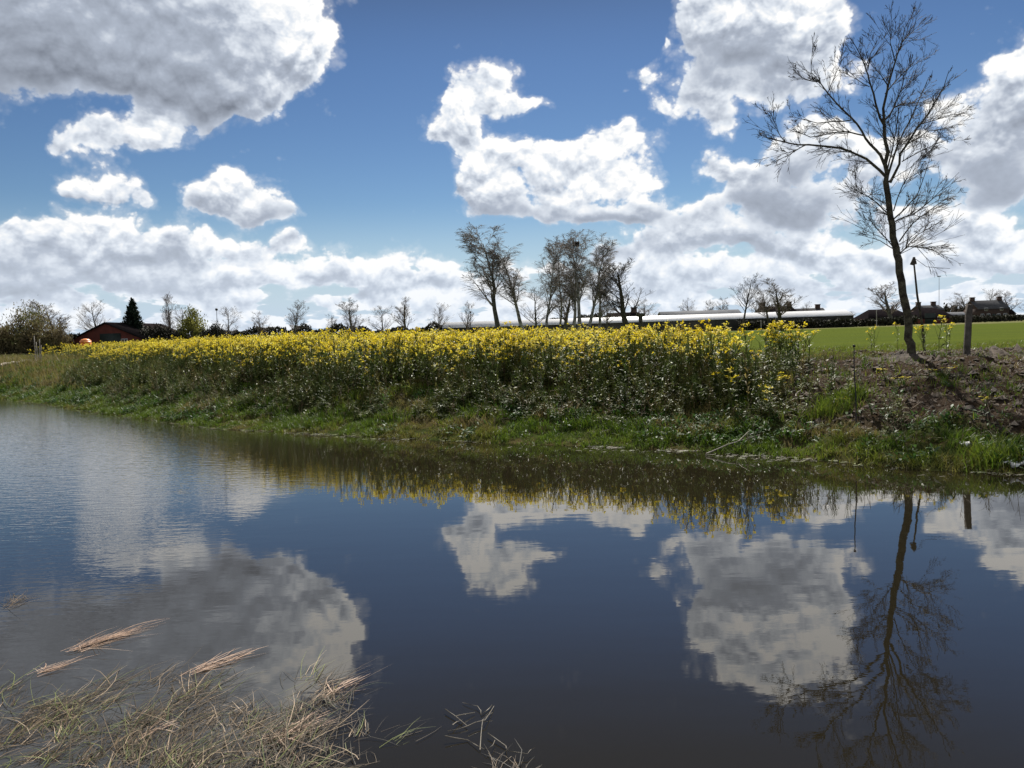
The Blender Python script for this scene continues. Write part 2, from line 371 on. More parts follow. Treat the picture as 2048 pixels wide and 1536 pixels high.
def terrain(x, y):
    x = np.asarray(x, float); y = np.asarray(y, float)
    s = y-ye(x)
    prof = np.interp(s, [-3, -.4, 0, .25, .8, 2.4, 4.2, 6.2, 9], [-.7, -.12, 0, .06, .17, .56, .98, PLAT-.02, PLAT])
    near_y = np.interp(x, [-6, -3, -1.2, 0, 3], [4.4, 4.1, 3.5, 3.2, 3.0])
    ny = near_y-y
    near = np.interp(ny, [-1.2, 0, .3, 1.5, 3.2, 8], [-.5, -.03, .02, .22, .42, .6])
    z = np.maximum(prof, near)
    bank = smooth(.0, .8, s)*(1-smooth(12, 20, s))
    z = z+bank*(.20*(fbm(x*1.1, y*1.1, 3, 21)-.5)+.16*(fbm(x*3.3, y*3.3, 3, 22)-.5))
    so_ = soil_mask(x, y)
    z = z+so_*(.15*(fbm(x*3.4, y*3.4, 4, 31)-.5)+.12*np.abs(fbm(x*9, y*9, 2, 32)-.5))
    # clod ridge thrown up along the edge of the meadow
    ed = 20.3+.35*(fbm(x*.7, x*0, 3, 14)-.5)
    z = z+np.exp(-((y-ed)/.35)**2)*smooth(2.6, 4, x)*.07*fbm(x*2.2, y*2.2, 3, 33)-.06*so_
    return z
def axis(segs):
    out = []
    for a, b, st in segs: out += list(np.arange(a, b, st))
    return np.array(out+[segs[-1][1]])
gx = axis([(-3000, -400, 260), (-400, -60, 17), (-60, -32, 1.5), (-32, -16, .22), (-16, 16, .11), (16, 60, 1.5), (60, 400, 17), (400, 3000, 260)])
gy = axis([(-40, 2, 2), (2, 10, .4), (10, 27, .11), (27, 48, .25), (48, 60, 1.), (60, 250, 8), (250, 4000, 250)])
XX, YY = np.meshgrid(gx, gy); ZZ = terrain(XX, YY)
nx, ny_ = len(gx), len(gy)
idx = np.arange(nx*ny_).reshape(ny_, nx)
Q = np.stack([idx[:-1, :-1], idx[:-1, 1:], idx[1:, 1:], idx[1:, :-1]], -1).reshape(-1, 4)
def ground_material():
    m = bpy.data.materials.new('ground'); m.use_nodes = True; t = m.node_tree; N = t.nodes; L = t.links; b = N['Principled BSDF']
    b.inputs['Roughness'].default_value = .92; b.inputs['Specular IOR Level'].default_value = 0
    tc = N.new('ShaderNodeTexCoord')
    def noise(sc, det=6):
        n = N.new('ShaderNodeTexNoise'); n.inputs['Scale'].default_value = sc; n.inputs['Detail'].default_value = det; n.inputs['Roughness'].default_value = .65
        L.new(tc.outputs['Object'], n.inputs['Vector']); return n.outputs['Fac']
    def rng(v, a, c, d=0., e=1.):
        n = N.new('ShaderNodeMapRange'); n.inputs[1].default_value = a; n.inputs[2].default_value = c; n.inputs[3].default_value = d; n.inputs[4].default_value = e; L.new(v, n.inputs[0]); return n.outputs[0]
    def mix(f, a, c):
        n = N.new('ShaderNodeMix'); n.data_type = 'RGBA'
        if isinstance(f, float): n.inputs[0].default_value = f
        else: L.new(f, n.inputs[0])
        for i, v in ((6, a), (7, c)):
            if isinstance(v, tuple): n.inputs[i].default_value = (*v, 1)
            else: L.new(v, n.inputs[i])
        return n.outputs[2]
    def attr(nm):
        a = N.new('ShaderNodeAttribute'); a.attribute_name = nm; return a.outputs['Fac']
    bank = mix(rng(noise(1.6), .4, .6), (.040, .055, .016), (.075, .062, .028))
    soil = mix(rng(noise(9), .36, .64), (.018, .013, .010), (.098, .076, .060))
    soil = mix(rng(noise(2.0), .4, .65), soil, (.050, .034, .022))
    field = mix(rng(noise(.25), .3, .7), (.068, .088, .020), (.092, .112, .028))
    mpf = N.new('ShaderNodeMapping'); mpf.inputs['Rotation'].default_value = (0, 0, rad(-12)); mpf.inputs['Scale'].default_value = (.03, .9, 1); L.new(tc.outputs['Object'], mpf.inputs[0])
    rows = N.new('ShaderNodeTexNoise'); rows.inputs['Scale'].default_value = 1.; rows.inputs['Detail'].default_value = 4; L.new(mpf.outputs[0], rows.inputs['Vector'])
    field = mix(rng(rows.outputs['Fac'], .38, .62), field, (.095, .115, .022))
    field = mix(rng(noise(6), .35, .7, 0, .45), field, (.05, .08, .015))
    far = mix(rng(noise(.12), .4, .6), (.20, .17, .10), (.10, .13, .04))
    c = mix(attr('soil'), bank, soil); c = mix(attr('field'), c, field); c = mix(attr('stubble'), c, far)
    L.new(c, b.inputs['Base Color'])
    bp = N.new('ShaderNodeBump'); bp.inputs['Strength'].default_value = .8; bp.inputs['Distance'].default_value = .04
    L.new(noise(22, 8), bp.inputs['Height']); L.new(bp.outputs[0], b.inputs['Normal'])
    return m
g = mesh_np('ground', np.stack([XX, YY, ZZ], -1), Q, ground_material(), smooth=True)
tag(g, kind='structure')
edge = 20.55+.35*(fbm(XX*.7, XX*0, 3, 14)-.5)
fieldm = smooth(-.1, .5, YY-edge)*smooth(-6, 6, XX+.25*YY)
for nm, v in (('soil', soil_mask(XX, YY)), ('field', fieldm), ('stubble', smooth(118, 135, YY)*1.0)):
    a = g.data.attributes.new(nm, 'FLOAT', 'POINT'); a.data.foreach_set('value', v.astype(np.float32).ravel())
def G(x, y): return float(terrain(np.array([x]), np.array([y]))[0])

def water():
    m = bpy.data.materials.new('water'); m.use_nodes = True; t = m.node_tree; N = t.nodes; L = t.links
    N.remove(N['Principled BSDF']); out = N['Material Output']
    tc = N.new('ShaderNodeTexCoord'); sep = N.new('ShaderNodeSeparateXYZ'); L.new(tc.outputs['Object'], sep.inputs[0])
    def mth(op, a, b=None, clamp=False):
        n = N.new('ShaderNodeMath'); n.operation = op; n.use_clamp = clamp
        for i, v in enumerate((a, b)):
            if v is None: continue
            if isinstance(v, (int, float)): n.inputs[i].default_value = v
            else: L.new(v, n.inputs[i])
        return n.outputs[0]
    def noise(vec, sc, det=3, rough=.5):
        n = N.new('ShaderNodeTexNoise'); n.inputs['Scale'].default_value = sc; n.inputs['Detail'].default_value = det; n.inputs['Roughness'].default_value = rough
        L.new(vec, n.inputs['Vector']); return n.outputs['Fac']
    mp = N.new('ShaderNodeMapping'); mp.inputs['Rotation'].default_value = (0, 0, rad(18)); mp.inputs['Scale'].default_value = (.55, 1.5, 1); L.new(tc.outputs['Object'], mp.inputs[0])
    # a breeze ruffles the left reach; the rest lies nearly still
    gust = noise(tc.outputs['Object'], .22, 3)
    edge = mth('ADD', mth('MULTIPLY', sep.outputs[0], -.30), mth('ADD', mth('MULTIPLY', gust, 2.2), -1.75))
    mr = N.new('ShaderNodeMapRange'); mr.interpolation_type = 'SMOOTHSTEP'; L.new(edge, mr.inputs[0]); mr.inputs[1].default_value = -.2; mr.inputs[2].default_value = 1.7; mr.inputs[3].default_value = .035; mr.inputs[4].default_value = 1
    h1 = noise(mp.outputs[0], 6.5, 3, .55); h2 = noise(mp.outputs[0], 1.3, 2, .5)
    h = mth('ADD', mth('MULTIPLY', mth('MULTIPLY', h1, mr.outputs[0]), .0062), mth('MULTIPLY', h2, .0012))
    bp = N.new('ShaderNodeBump'); bp.inputs['Strength'].default_value = 1; bp.inputs['Distance'].default_value = 1; L.new(h, bp.inputs['Height'])
    fr = N.new('ShaderNodeFresnel'); fr.inputs[0].default_value = 1.85; L.new(bp.outputs[0], fr.inputs[1])
    gl = N.new('ShaderNodeBsdfGlossy'); gl.inputs['Roughness'].default_value = .006; gl.inputs[0].default_value = (1, .985, .965, 1); L.new(bp.outputs[0], gl.inputs['Normal'])
    df = N.new('ShaderNodeBsdfDiffuse'); df.inputs[0].default_value = (.014, .0115, .0065, 1)
    mx = N.new('ShaderNodeMixShader'); L.new(fr.outputs[0], mx.inputs[0]); L.new(df.outputs[0], mx.inputs[1]); L.new(gl.outputs[0], mx.inputs[2]); L.new(mx.outputs[0], out.inputs[0])
    xs = np.linspace(-60, 45, 22); ys = np.linspace(-2, 50, 12); X, Y = np.meshgrid(xs, ys); i = np.arange(X.size).reshape(X.shape)
    Qw = np.stack([i[:-1, :-1], i[:-1, 1:], i[1:, 1:], i[1:, :-1]], -1).reshape(-1, 4)
    tag(mesh_np('water', np.stack([X, Y, X*0], -1), Qw, m), kind='structure')
water()

# ------------------------------------------------------------------ far-bank vegetation (stuff)
def bank_points(n, x0, x1, s0, s1):
    x = RS.uniform(x0, x1, n); s = RS.uniform(s0, s1, n); return x, ye(x)+s, s
def z_of(x, y): return terrain(x, y)
def visible(x, y, pad=1.5):
    return (np.abs(x) < y*.66+pad)
def grass_stuff():
    # tufts first, blades round each tuft; colour runs in patches (green, olive, dry)
    nt = 18000
    x, y, s = bank_points(nt, -24, 12, -.05, 7.)
    dens = np.where(s < 1.6, 1, np.where(x > 3.5, .35*(1-soil_mask(x, y))+.06, .6))
    k = (RS.rand(nt) < dens) & visible(x, y); x, y, s = x[k], y[k], s[k]
    patch = fbm(x*.9, y*.9, 4, 41); tall = fbm(x*1.7, y*1.7, 3, 42)
    nb = 15
    X = np.repeat(x, nb)+RS.normal(0, .05, len(x)*nb); Y = np.repeat(y, nb)+RS.normal(0, .05, len(x)*nb)
    hh = np.repeat(.07+.17*smooth(.35, .7, tall)+.05*RS.rand(len(x)), nb)*RS.uniform(.6, 1.25, len(X))*np.repeat(np.interp(s, [0, .3, 1.2], [.55, .65, 1.]), nb)
    dry = smooth(.46, .66, np.repeat(patch, nb))*.85
    ti = np.clip(.10+dry*.75+.16*np.repeat(RS.normal(0, 1, len(x)), nb)*.7+RS.normal(0, .08, len(X)), 0, 1)
    ti = np.where(np.repeat(s, nb) < .7, ti*.6+.12, ti)
    P = np.stack([X, Y, z_of(X, Y)-.01], 1)
    V, Qb = blades(P, RS.uniform(0, 6.28, len(X)), hh, np.abs(RS.normal(.45, .3, len(X))), RS.uniform(.007, .016, len(X)), .55)
    tag(mesh_np('bank_grass', V, Qb, M_grass, tint=np.repeat(ti, 6)), 'rough tufted green and olive grass down the far bank to the water', 'grass', kind='stuff')
    # thin young grass and weeds at the meadow edge and on the bare soil
    n = 34000
    x = RS.uniform(2, 17, n); y = RS.uniform(12, 24, n); sm = soil_mask(x, y)
    k = visible(x, y) & (RS.rand(n) < np.where(sm > .5, .10+.6*smooth(.52, .70, fbm(x*1.0, y*1.0, 3, 55)), .8)) & (y-ye(x) > 2)
    x, y = x[k], y[k]; P = np.stack([x, y, z_of(x, y)-.01], 1); n = len(x)
    V, Qb = blades(P, RS.uniform(0, 6.28, n), RS.uniform(.05, .18, n), np.abs(RS.normal(.4, .3, n)), RS.uniform(.008, .016, n), .5)
    tag(mesh_np('meadow_edge_grass', V, Qb, M_grass, tint=np.repeat(np.clip(RS.normal(.42, .14, n), 0, 1), 6)), 'short bright grass along the edge of the meadow behind the bare soil', 'grass', kind='stuff')
grass_stuff()

def leaf_stuff():
    # broad shining leaves of docks and young rape on the bank
    n = 10500
    x, y, s = bank_points(n, -24, 11, .15, 4.2)
    f = fbm(x*1.1+9, y*1.1, 3, 61)
    want = smooth(.50, .62, f)*.75+smooth(-.5, 3, x)*smooth(.2, .5, s)*(1-smooth(2.2, 3.2, s))*.8*smooth(.35, .55, f)
    k = (RS.rand(n) < want) & visible(x, y) & (RS.rand(n) < 1-.85*soil_mask(x, y)); x, y, s = x[k], y[k], s[k]
    nb = 6
    X = np.repeat(x, nb)+RS.normal(0, .05, len(x)*nb); Y = np.repeat(y, nb)+RS.normal(0, .05, len(x)*nb)
    Z = z_of(X, Y)+RS.uniform(0, .12, len(X))
    P = np.stack([X, Y, Z], 1); n = len(X)
    V, Qb = blades(P, RS.uniform(0, 6.28, n), RS.uniform(.06, .15, n), RS.uniform(.5, 1.6, n), RS.uniform(.02, .052, n), .35, (.35, 1., .15), twist=RS.normal(0, .25, n))
    tag(mesh_np('broadleaf_weeds', V, Qb, M_leaf, tint=np.repeat(RS.rand(n), 6)), 'low dark broad-leaved weeds with shining leaves among the bank grass', 'weeds', kind='stuff')
leaf_stuff()

def rape_template(seed, lod=0):
    """unit-height flowering rape plant: stem, forked top, leaves, flower heads"""
    r = np.random.RandomState(seed); V = []; Q_ = []; Mi = []; T = []; off = [0]
    def add(v, q, m, t):
        V.append(v); Q_.append(q+off[0]); Mi.append(np.full(len(q), m)); T.append(np.full(len(v), t)); off[0] += len(v)
    st = []
    top = np.array([r.normal(0, .04), r.normal(0, .04), .92]); mid = np.array([r.normal(0, .02), r.normal(0, .02), .5])
    st += [(np.zeros(3), mid, .009, .007), (mid, top, .007, .004)]
    heads = [(top, 1.)]
    for i in range(4+r.randint(3)):
        t = r.uniform(.35, .85)
        p = np.zeros(3)+(mid+(top-mid)*((t-.5)*2) if t > .5 else mid*(t*2)); a = r.uniform(0, 6.28)
        e = p+np.array([math.cos(a)*r.uniform(.07, .17), math.sin(a)*r.uniform(.07, .17), 0]); e[2] = min(.99, max(p[2]+r.uniform(.16, .42), r.uniform(.66, .92)))
        st.append((p, e, .005, .003)); heads.append((e, r.uniform(.6, 1)))
    a = [np.array(s) for s in zip(*st)]
    v, q = seg_mesh(a[0], a[1], a[2], a[3], 3); add(v, q, 0, .1)
    nl = 17 if lod == 0 else 5
    hz = r.uniform(.05, .75, nl); P = np.stack([r.normal(0, .01, nl), r.normal(0, .01, nl), hz], 1)
    v, q = blades(P, r.uniform(0, 6.28, nl), r.uniform(.10, .26, nl)*(1.2-hz), r.uniform(.4, 1.2, nl), r.uniform(.018, .042, nl), .7, (.4, 1., .15)); add(v, q, 0, .0)
    for c, sz in heads:
        if r.rand() < (.25 if lod == 0 else .35): continue
        nf = (6 if lod == 0 else 5); P = c[None]+r.normal(0, 1, (nf, 3))*np.array([.019, .019, .026])*sz
        v, q = blades(P, r.uniform(0, 6.28, nf), np.full(nf, .034)*r.uniform(.7, 1.3, nf), r.uniform(.2, 1.7, nf), np.full(nf, .030), .3, (.8, 1., .6)); add(v, q, 1, 0.)
    return np.concatenate(V), np.concatenate(Q_), np.concatenate(Mi), np.concatenate(T)
TEMPL = [rape_template(i) for i in range(6)]; TEMPL_FAR = [rape_template(20+i, 1) for i in range(4)]
top_x = [-18.5, -16.5, -10, -6, 0, 3.0, 4.6]; top_z = [1.95, 2.14, 2.27, 2.25, 2.12, 2.08, 2.02]
def rape_field():
    xr = on_z(1450, 760, .9).x
    parts = []
    def put(n, s0, s1, T_, far):
        x = RS.uniform(-30 if far else -20, 5.2, n); s = RS.uniform(s0, s1, n); y = ye(x)+s
        left = (x < -.555*y+1.1*RS.normal(0, 1, n))
        right = x > np.interp(y, [14, 18, 22, 40], [4.2, 4.6, 4.3, 2.5])+.35*RS.normal(0, 1, n)
        front = 2.5+.8*(fbm(x*.7, x*0+2, 3, 71)-.5)*2+np.interp(x, [-17, -12, -6, 2, 5], [2.5, 1.4, .5, 0, .3])
        dens = smooth(-.2, 1.6, s-front)*(1-.55*smooth(.48, .7, fbm(x*.9, y*.9, 3, 72)))*(.68 if not far else .8)
        k = (~left) & (~right) & (RS.rand(n) < dens) & visible(x, y, 1); x, y, s = x[k], y[k], s[k]
        z = z_of(x, y); n = len(x)
        tz = np.interp(x*24/np.maximum(y, 20), top_x, top_z) if far else np.interp(x, top_x, top_z)
        tz = tz+.16*(fbm(x*.9, y*.9, 3, 73)-.5)*2+RS.normal(0, .085, n)-np.clip(front[k]+1.5-s, 0, 2)*.16
        h = np.clip(tz-z, .3, 1.7)*np.where(RS.rand(n) < .5, RS.uniform(.5, .95, n), 1)
        which = RS.randint(0, len(T_), n)
        for w in range(len(T_)):
            m = which == w; c = m.sum()
            parts.append(scatter(*T_[w], np.stack([x[m], y[m], z[m]-.02], 1), RS.uniform(0, 6.28, c), RS.uniform(.85, 1.25, c), h[m], np.clip(.35+RS.normal(0, .28, c), 0, 1), RS.normal(0, .07, (c, 2))))
    put(7000, 1.6, 6.5, TEMPL, False)
    put(8000, 6.5, 22, TEMPL_FAR, True)
    V, Q2, Mi, T = [], [], [], []; o = 0
    for v, q, mi, t in parts: V.append(v); Q2.append(q+o); o += len(v); Mi.append(mi); T.append(t)
    tag(mesh_np('rapeseed_field', np.concatenate(V), np.concatenate(Q2), [M_rape, M_yellow], np.concatenate(Mi), np.concatenate(T)), 'dense strip of yellow flowering rapeseed along the top of the far bank', 'rapeseed', kind='stuff')
rape_field()

def green_weeds():
    # leafy flowerless stalks in front of and under the flowers
    parts = []; n = 6500; x = RS.uniform(-19, 6.5, n); s = RS.uniform(1.0, 5.2, n); y = ye(x)+s
    f = fbm(x*.8, y*.8, 3, 75); k = visible(x, y, 1) & (x > -.56*y) & (RS.rand(n) < smooth(.35, .6, f)*smooth(.9, 2.4, s)*(1-.8*soil_mask(x, y))); x, y, s, f = x[k], y[k], s[k], f[k]
    z = z_of(x, y); h = (.22+.42*smooth(1.2, 3.2, s))*RS.uniform(.6, 1.25, len(x)); w = RS.randint(0, 6, len(x)); V, Qs, T = [], [], []; o = 0
    for j in range(6):
        tV, tQ, tM, tT = TEMPL[j]; keep = tM == 0; q = tQ[keep]; u, inv = np.unique(q, return_inverse=True); m_ = w == j; c = m_.sum()
        v, q2, mi, t = scatter(tV[u], inv.reshape(-1, 4), np.zeros(len(q), int), tT[u], np.stack([x[m_], y[m_], z[m_]-.02], 1), RS.uniform(0, 6.28, c), RS.uniform(.8, 1.3, c), h[m_], np.clip(RS.normal(.45, .3, c), 0, 1), RS.normal(0, .15, (c, 2)))
        V.append(v); Qs.append(q2+o); o += len(v); T.append(t)
    tag(mesh_np('green_weeds', np.concatenate(V), np.concatenate(Qs), M_rape, tint=np.concatenate(T)), 'grey-green leafy stalks without flowers in front of the yellow rapeseed', 'weeds', kind='stuff')
green_weeds()

def clods():
    # rough lumps of turned soil
    n = 16000
    x = RS.uniform(2.5, 17, n); y = RS.uniform(12, 21, n)
    k = (RS.rand(n) < soil_mask(x, y)) & visible(x, y); x, y = x[k], y[k]; n = len(x)
    base = np.array([(1, 0, 0), (0, 1, 0), (-1, 0, 0), (0, -1, 0), (.1, .1, 1.), (.5, .4, .75)])
    q = np.array([(0, 1, 4, 5), (1, 2, 4, 4), (2, 3, 4, 4), (3, 0, 5, 4)])
    sz = RS.lognormal(-3.75, .55, n)
    V = base[None]*sz[:, None, None]*np.array([1, 1, .7])+RS.normal(0, .25, (n, 6, 3))*sz[:, None, None]
    V = V+np.stack([x, y, z_of(x, y)], 1)[:, None, :]
    tri = np.array([(0, 1, 5), (1, 4, 5), (1, 2, 4), (2, 3, 4), (3, 5, 4), (3, 0, 5)])
    Qc = (tri[None]+(np.arange(n)*6)[:, None, None]).reshape(-1, 3)
    tag(mesh_np('soil_clods', V, Qc, M_clod), 'loose brown clods of turned soil on the bare ground at right', 'soil', kind='stuff')
clods()

def shore_scum():
    n = 5000
    x = RS.uniform(-20, 9, n); off = np.abs(RS.normal(0, .28, n)); y = ye(x)-off+.05
    k = (RS.rand(n) < smooth(.42, .6, fbm(x*1.3, y*3, 3, 81))) & visible(x, y); x, y = x[k], y[k]; n = len(x)
    P = np.stack([x, y, RS.uniform(.003, .02, n)], 1)
    V, Qb = blades(P, RS.normal(1.5, .5, n), RS.uniform(.03, .14, n), np.full(n, 1.5), RS.uniform(.008, .022, n), .05, (.6, 1., .3), twist=np.zeros(n))
    tag(mesh_np('floating_weed', V, Qb, M_straw, tint=np.repeat(RS.choice([.0, .1, .2, .8, .95], n), 6)), 'thin mat of floating weed and bits along the far waterline', 'weed', kind='stuff')
shore_scum()
exec_later = []

# ------------------------------------------------------------------ trees
def grow(S, p, d, length, r, level, P, rng, tip=False):
    """recursive branching; S[level] collects (p0,p1,r0,r1)"""
    n = max(2, int(P['seg'][level])); st = length/n; kids = P['kids'][level] if level < len(P['kids']) else 0
    rr = r; pts = []
    for i in range(n):
        d = (d+Vector((rng.gauss(0, 1), rng.gauss(0, 1), rng.gauss(0, 1)))*P['wob'][level]+Vector((0, 0, P['up'][level]))).normalized()
        q = p+d*st; r2 = max(r*(1-(i+1)/n*P['taper']), P['rmin'])
        S[level].append((p, q, rr, r2)); pts.append((p, q, rr, r2, d)); p, rr = q, r2
    if level+1 >= len(P['seg']): return
    for k in range(kids):
        t = rng.uniform(P['from'][level], 1.)*n; i = min(n-1, int(t)); a, b, ra, rb, dd = pts[i]
        q = a.lerp(b, t-i); 
        side = dd.orthogonal().normalized(); side.rotate(__import__('mathutils').Quaternion(dd, rng.uniform(0, 6.283)))
        ang = rng.uniform(*P['ang'][level]); nd_ = (dd*math.cos(ang)+side*math.sin(ang)).normalized()
        f = 1-P['shape']*(t/n) if level == 0 else 1-.5*(t/n)
        grow(S, q, nd_, length*P['len'][level]*f*rng.uniform(.7, 1.2), max(rb*P['rr'][level], P['rmin']), level+1, P, rng)
KINDS = {
 'round': dict(seg=[6, 4, 3, 2], kids=[22, 9, 6], wob=[.04, .07, .09, .10], up=[.05, .12, .10, .05], taper=.8, rmin=.008, ang=[(.5, 1.0), (.4, .9), (.4, 1.)], len=[.50, .50, .50], rr=[.55, .6, .6], shape=.55),
 'upright': dict(seg=[7, 4, 3, 2], kids=[24, 9, 6], wob=[.03, .06, .08, .10], up=[.04, .22, .18, .1], taper=.85, rmin=.008, ang=[(.3, .7), (.3, .7), (.3, .8)], len=[.42, .48, .5], rr=[.5, .6, .6], shape=.45),
 'birch': dict(seg=[9, 5, 4, 3], kids=[28, 11, 9], wob=[.05, .08, .10, .08], up=[.06, .10, -.06, -.22], taper=.85, rmin=.008, ang=[(.25, .6), (.3, .7), (.3, .9)], len=[.34, .46, .55], rr=[.5, .55, .6], shape=.35),
 'bush': dict(seg=[3, 4, 3, 2], kids=[26, 9, 7], wob=[.1, .14, .18, .2], up=[.02, .12, .05, 0], taper=.6, rmin=.022, ang=[(.2, 1.3), (.3, 1.), (.3, 1.)], len=[.75, .5, .5], rr=[.5, .6, .6], shape=.15),
}
KINDS['birch']['rr'] = [.5, .5, .5]
for k, v in KINDS.items(): v['from'] = {'round': [.30, .15, .15], 'upright': [.28, .15, .15], 'birch': [.28, .2, .2], 'bush': [.0, .1, .1]}[k]
def segs_to_mb(mb, S, n, tint=.5):
    if S:
        a = list(zip(*S)); mb.segs(np.array([tuple(v) for v in a[0]]), np.array([tuple(v) for v in a[1]]), a[2], a[3], n, tint)
PROTO = {}
def proto(kind, seed, h=10.):
    """unit tree, 10 m tall, returned as trunk / crown arrays and its real extents"""
    key = (kind, seed)
    if key not in PROTO:
        rng = random.Random(seed*7+1); P = KINDS[kind]; S = [[] for _ in P['seg']]
        grow(S, Vector((0, 0, -.1)), Vector((rng.gauss(0, .04), rng.gauss(0, .04), 1)), h*(.86 if kind != 'bush' else .45), .17 if kind != 'birch' else .13, 0, P, rng)
        t = MB(); segs_to_mb(t, S[0], 6); c = MB(); segs_to_mb(c, S[1], 4); segs_to_mb(c, S[2], 3)
        segs_to_mb(c, S[3], 3)
        out = []
        for b in (t, c): out.append((np.concatenate(b.V), np.concatenate(b.Q)))
        allv = out[1][0]; ztop = max(allv[:, 2].max(), out[0][0][:, 2].max()); w = np.percentile(np.abs(allv[:, 0]), 96)*2
        PROTO[key] = (out, ztop, w)
    return PROTO[key]
tree_n = [0]
def tree(name, label, cat, px, ytop, wpx, Y, kind='round', group=None, lean=0., trunk_m=None, twig_m=None, seed=None, base=None, thick=1.):
    tree_n[0] += 1; seed = seed if seed is not None else tree_n[0] % 5
    out, ztop, w = proto(kind, seed)
    b = at(px, 668, Y); gz = base if base is not None else PLAT
    top = at(px, ytop, Y).z
    sz = (top-gz)/ztop; sw = (wpx/F_PX*Y)/w
    e = empty(name, (b.x, Y, gz), label, cat, group)
    a = R.uniform(0, 6.28); c, s = math.cos(a), math.sin(a)
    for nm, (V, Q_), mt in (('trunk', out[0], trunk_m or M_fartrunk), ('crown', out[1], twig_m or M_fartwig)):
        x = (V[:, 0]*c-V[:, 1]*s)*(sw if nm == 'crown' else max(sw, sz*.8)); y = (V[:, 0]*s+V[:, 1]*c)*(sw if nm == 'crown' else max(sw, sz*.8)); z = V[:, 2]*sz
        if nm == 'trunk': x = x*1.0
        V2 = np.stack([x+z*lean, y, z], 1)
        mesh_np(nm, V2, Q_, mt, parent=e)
    return e
TG = 'bare trees along the horizon'
for px, yt, w, lab, kd, Y in [
 (130, 600, 62, 'bare round tree between the brown willow thicket and the red barn', 'upright', 125),
 (195, 598, 66, 'bare tree rising just behind the peak of the red barn', 'round', 135),
 (335, 583, 52, 'tall slim bare tree to the right of the dark conifer', 'upright', 128),
 (364, 606, 44, 'shorter bare tree touching the yellow-green willow on its left side', 'round', 124),
 (461, 611, 44, 'bare rounded tree just right of the ball-topped pole above the rapeseed', 'round', 125),
 (521, 622, 36, 'smallest low bare tree between the two rounded trees left of centre', 'round', 140),
 (587, 598, 46, 'bare tree with steep branches standing alone on the horizon left of centre', 'upright', 135),
 (672, 626, 34, 'low faint bare tree touching the left side of a denser dark one', 'round', 150),
 (706, 594, 42, 'densest dark bare tree of the distant row, with two close trunks', 'upright', 130),
 (765, 610, 44, 'low spreading bare tree right of the dense two-stemmed one', 'round', 135),
 (812, 590, 42, 'bare tree with one long spire shoot sticking out of its top', 'upright', 135),
 (877, 604, 46, 'bare fan-shaped tree above the left tip of the long white roof', 'round', 140),
 (929, 600, 34, 'thin bare tree immediately left of the tall birch clump', 'upright', 140),
 (1380, 594, 34, 'small pale bare tree behind the middle of the long white roof', 'round', 200),
 (1420, 598, 22, 'very faint thin tree behind the long white roof, left of the taller forked tree', 'upright', 220),
 (1448, 592, 36, 'faint low tree just left of the dark-trunked tree before the meadow', 'round', 210),
 (1508, 594, 38, 'low round bare tree left of the dark roof with two chimneys', 'round', 200),
 (1607, 602, 28, 'small dark bare tree in the gap between the two chimneyed roofs', 'round', 198),
 (1785, 562, 60, 'tall thin bare tree behind the trunk of the big leaning tree', 'upright', 170),
 (1905, 604, 30, 'small bare tree behind the dark sheds at right', 'round', 240),
 (1940, 582, 50, 'round bare tree just left of the house behind the wooden post', 'round', 250),
 (1974, 576, 52, 'wide bare tree standing behind the roof of the rightmost house', 'round', 260),
 (2027, 580, 50, 'bare tree to the right of the rightmost house, at the frame edge', 'upright', 235),
 (2060, 590, 50, 'bare tree half cut off by the right edge of the photograph', 'round', 225),
 (1700, 622, 30, 'low scrubby bare tree at the right tip of the long white roof', 'round', 200),
 (1560, 600, 60, 'low bare tree behind the dark roof with two chimneys', 'round', 230)]:
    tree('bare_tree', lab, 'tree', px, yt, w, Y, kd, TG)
tree('bare_tree', 'dark-trunked bare tree standing alone at the near edge of the meadow, left of centre right', 'tree', 1484, 545, 78, 95, 'round', 'trees before the long white roof', trunk_m=M_bark, twig_m=M_twig, seed=3, lean=-.01)
tree('bare_tree', 'bare tree in front of the white roof with the yellow flower clump at its foot', 'tree', 1563, 556, 66, 110, 'upright', 'trees before the long white roof', trunk_m=M_bark, seed=1)
tree('bare_tree', 'thinner bare tree just left of the one above the yellow flower clump', 'tree', 1537, 566, 52, 112, 'upright', 'trees before the long white roof', trunk_m=M_bark, seed=2)
tree('bare_tree', 'bare tree with a straight dark trunk right of the birches, beside the low dark house', 'tree', 1256, 514, 84, 98, 'upright', 'trees before the long white roof', trunk_m=M_bark, twig_m=M_twig, seed=4)
tree('bare_tree', 'dense small rounded tree behind the low dark house', 'tree', 1291, 596, 42, 160, 'round', TG)
BG = 'birch trees in the tall clump at the centre'
for px, yt, w, lab, ln, sd_ in [
 (1000, 440, 124, 'tallest and widest birch, at the left end of the clump', -.02, 0),
 (1050, 470, 118, 'second birch from the left, its trunk leaning left', -.06, 1),
 (1095, 480, 86, 'third birch from the left, pale and slim', -.04, 2),
 (1117, 472, 88, 'birch in the middle of the clump, curving right', .0, 3),
 (1146, 464, 88, 'birch just left of the one that holds the dark nest', -.04, 4),
 (1162, 452, 92, 'birch holding a dark nest near its top', -.04, 0),
 (1172, 468, 104, 'birch immediately right of the one with the nest', .02, 1),
 (1200, 512, 84, 'lowest drooping birch at the right end of the clump', .02, 2)]:
    tree('birch_tree', lab, 'tree', px, yt, w, 108+R.uniform(-6, 8), 'birch', BG, ln, M_birch if px not in (1000, 1054) else M_fartrunk, M_birchtwig, sd_)
tree('bare_tree', 'low twiggy tree at the foot of the second birch', 'tree', 1075, 570, 60, 118, 'round', 'trees before the long white roof')
tree('bare_tree', 'half-height spindly tree between the trunks of the middle birches', 'tree', 1126, 560, 62, 121, 'upright', 'trees before the long white roof')
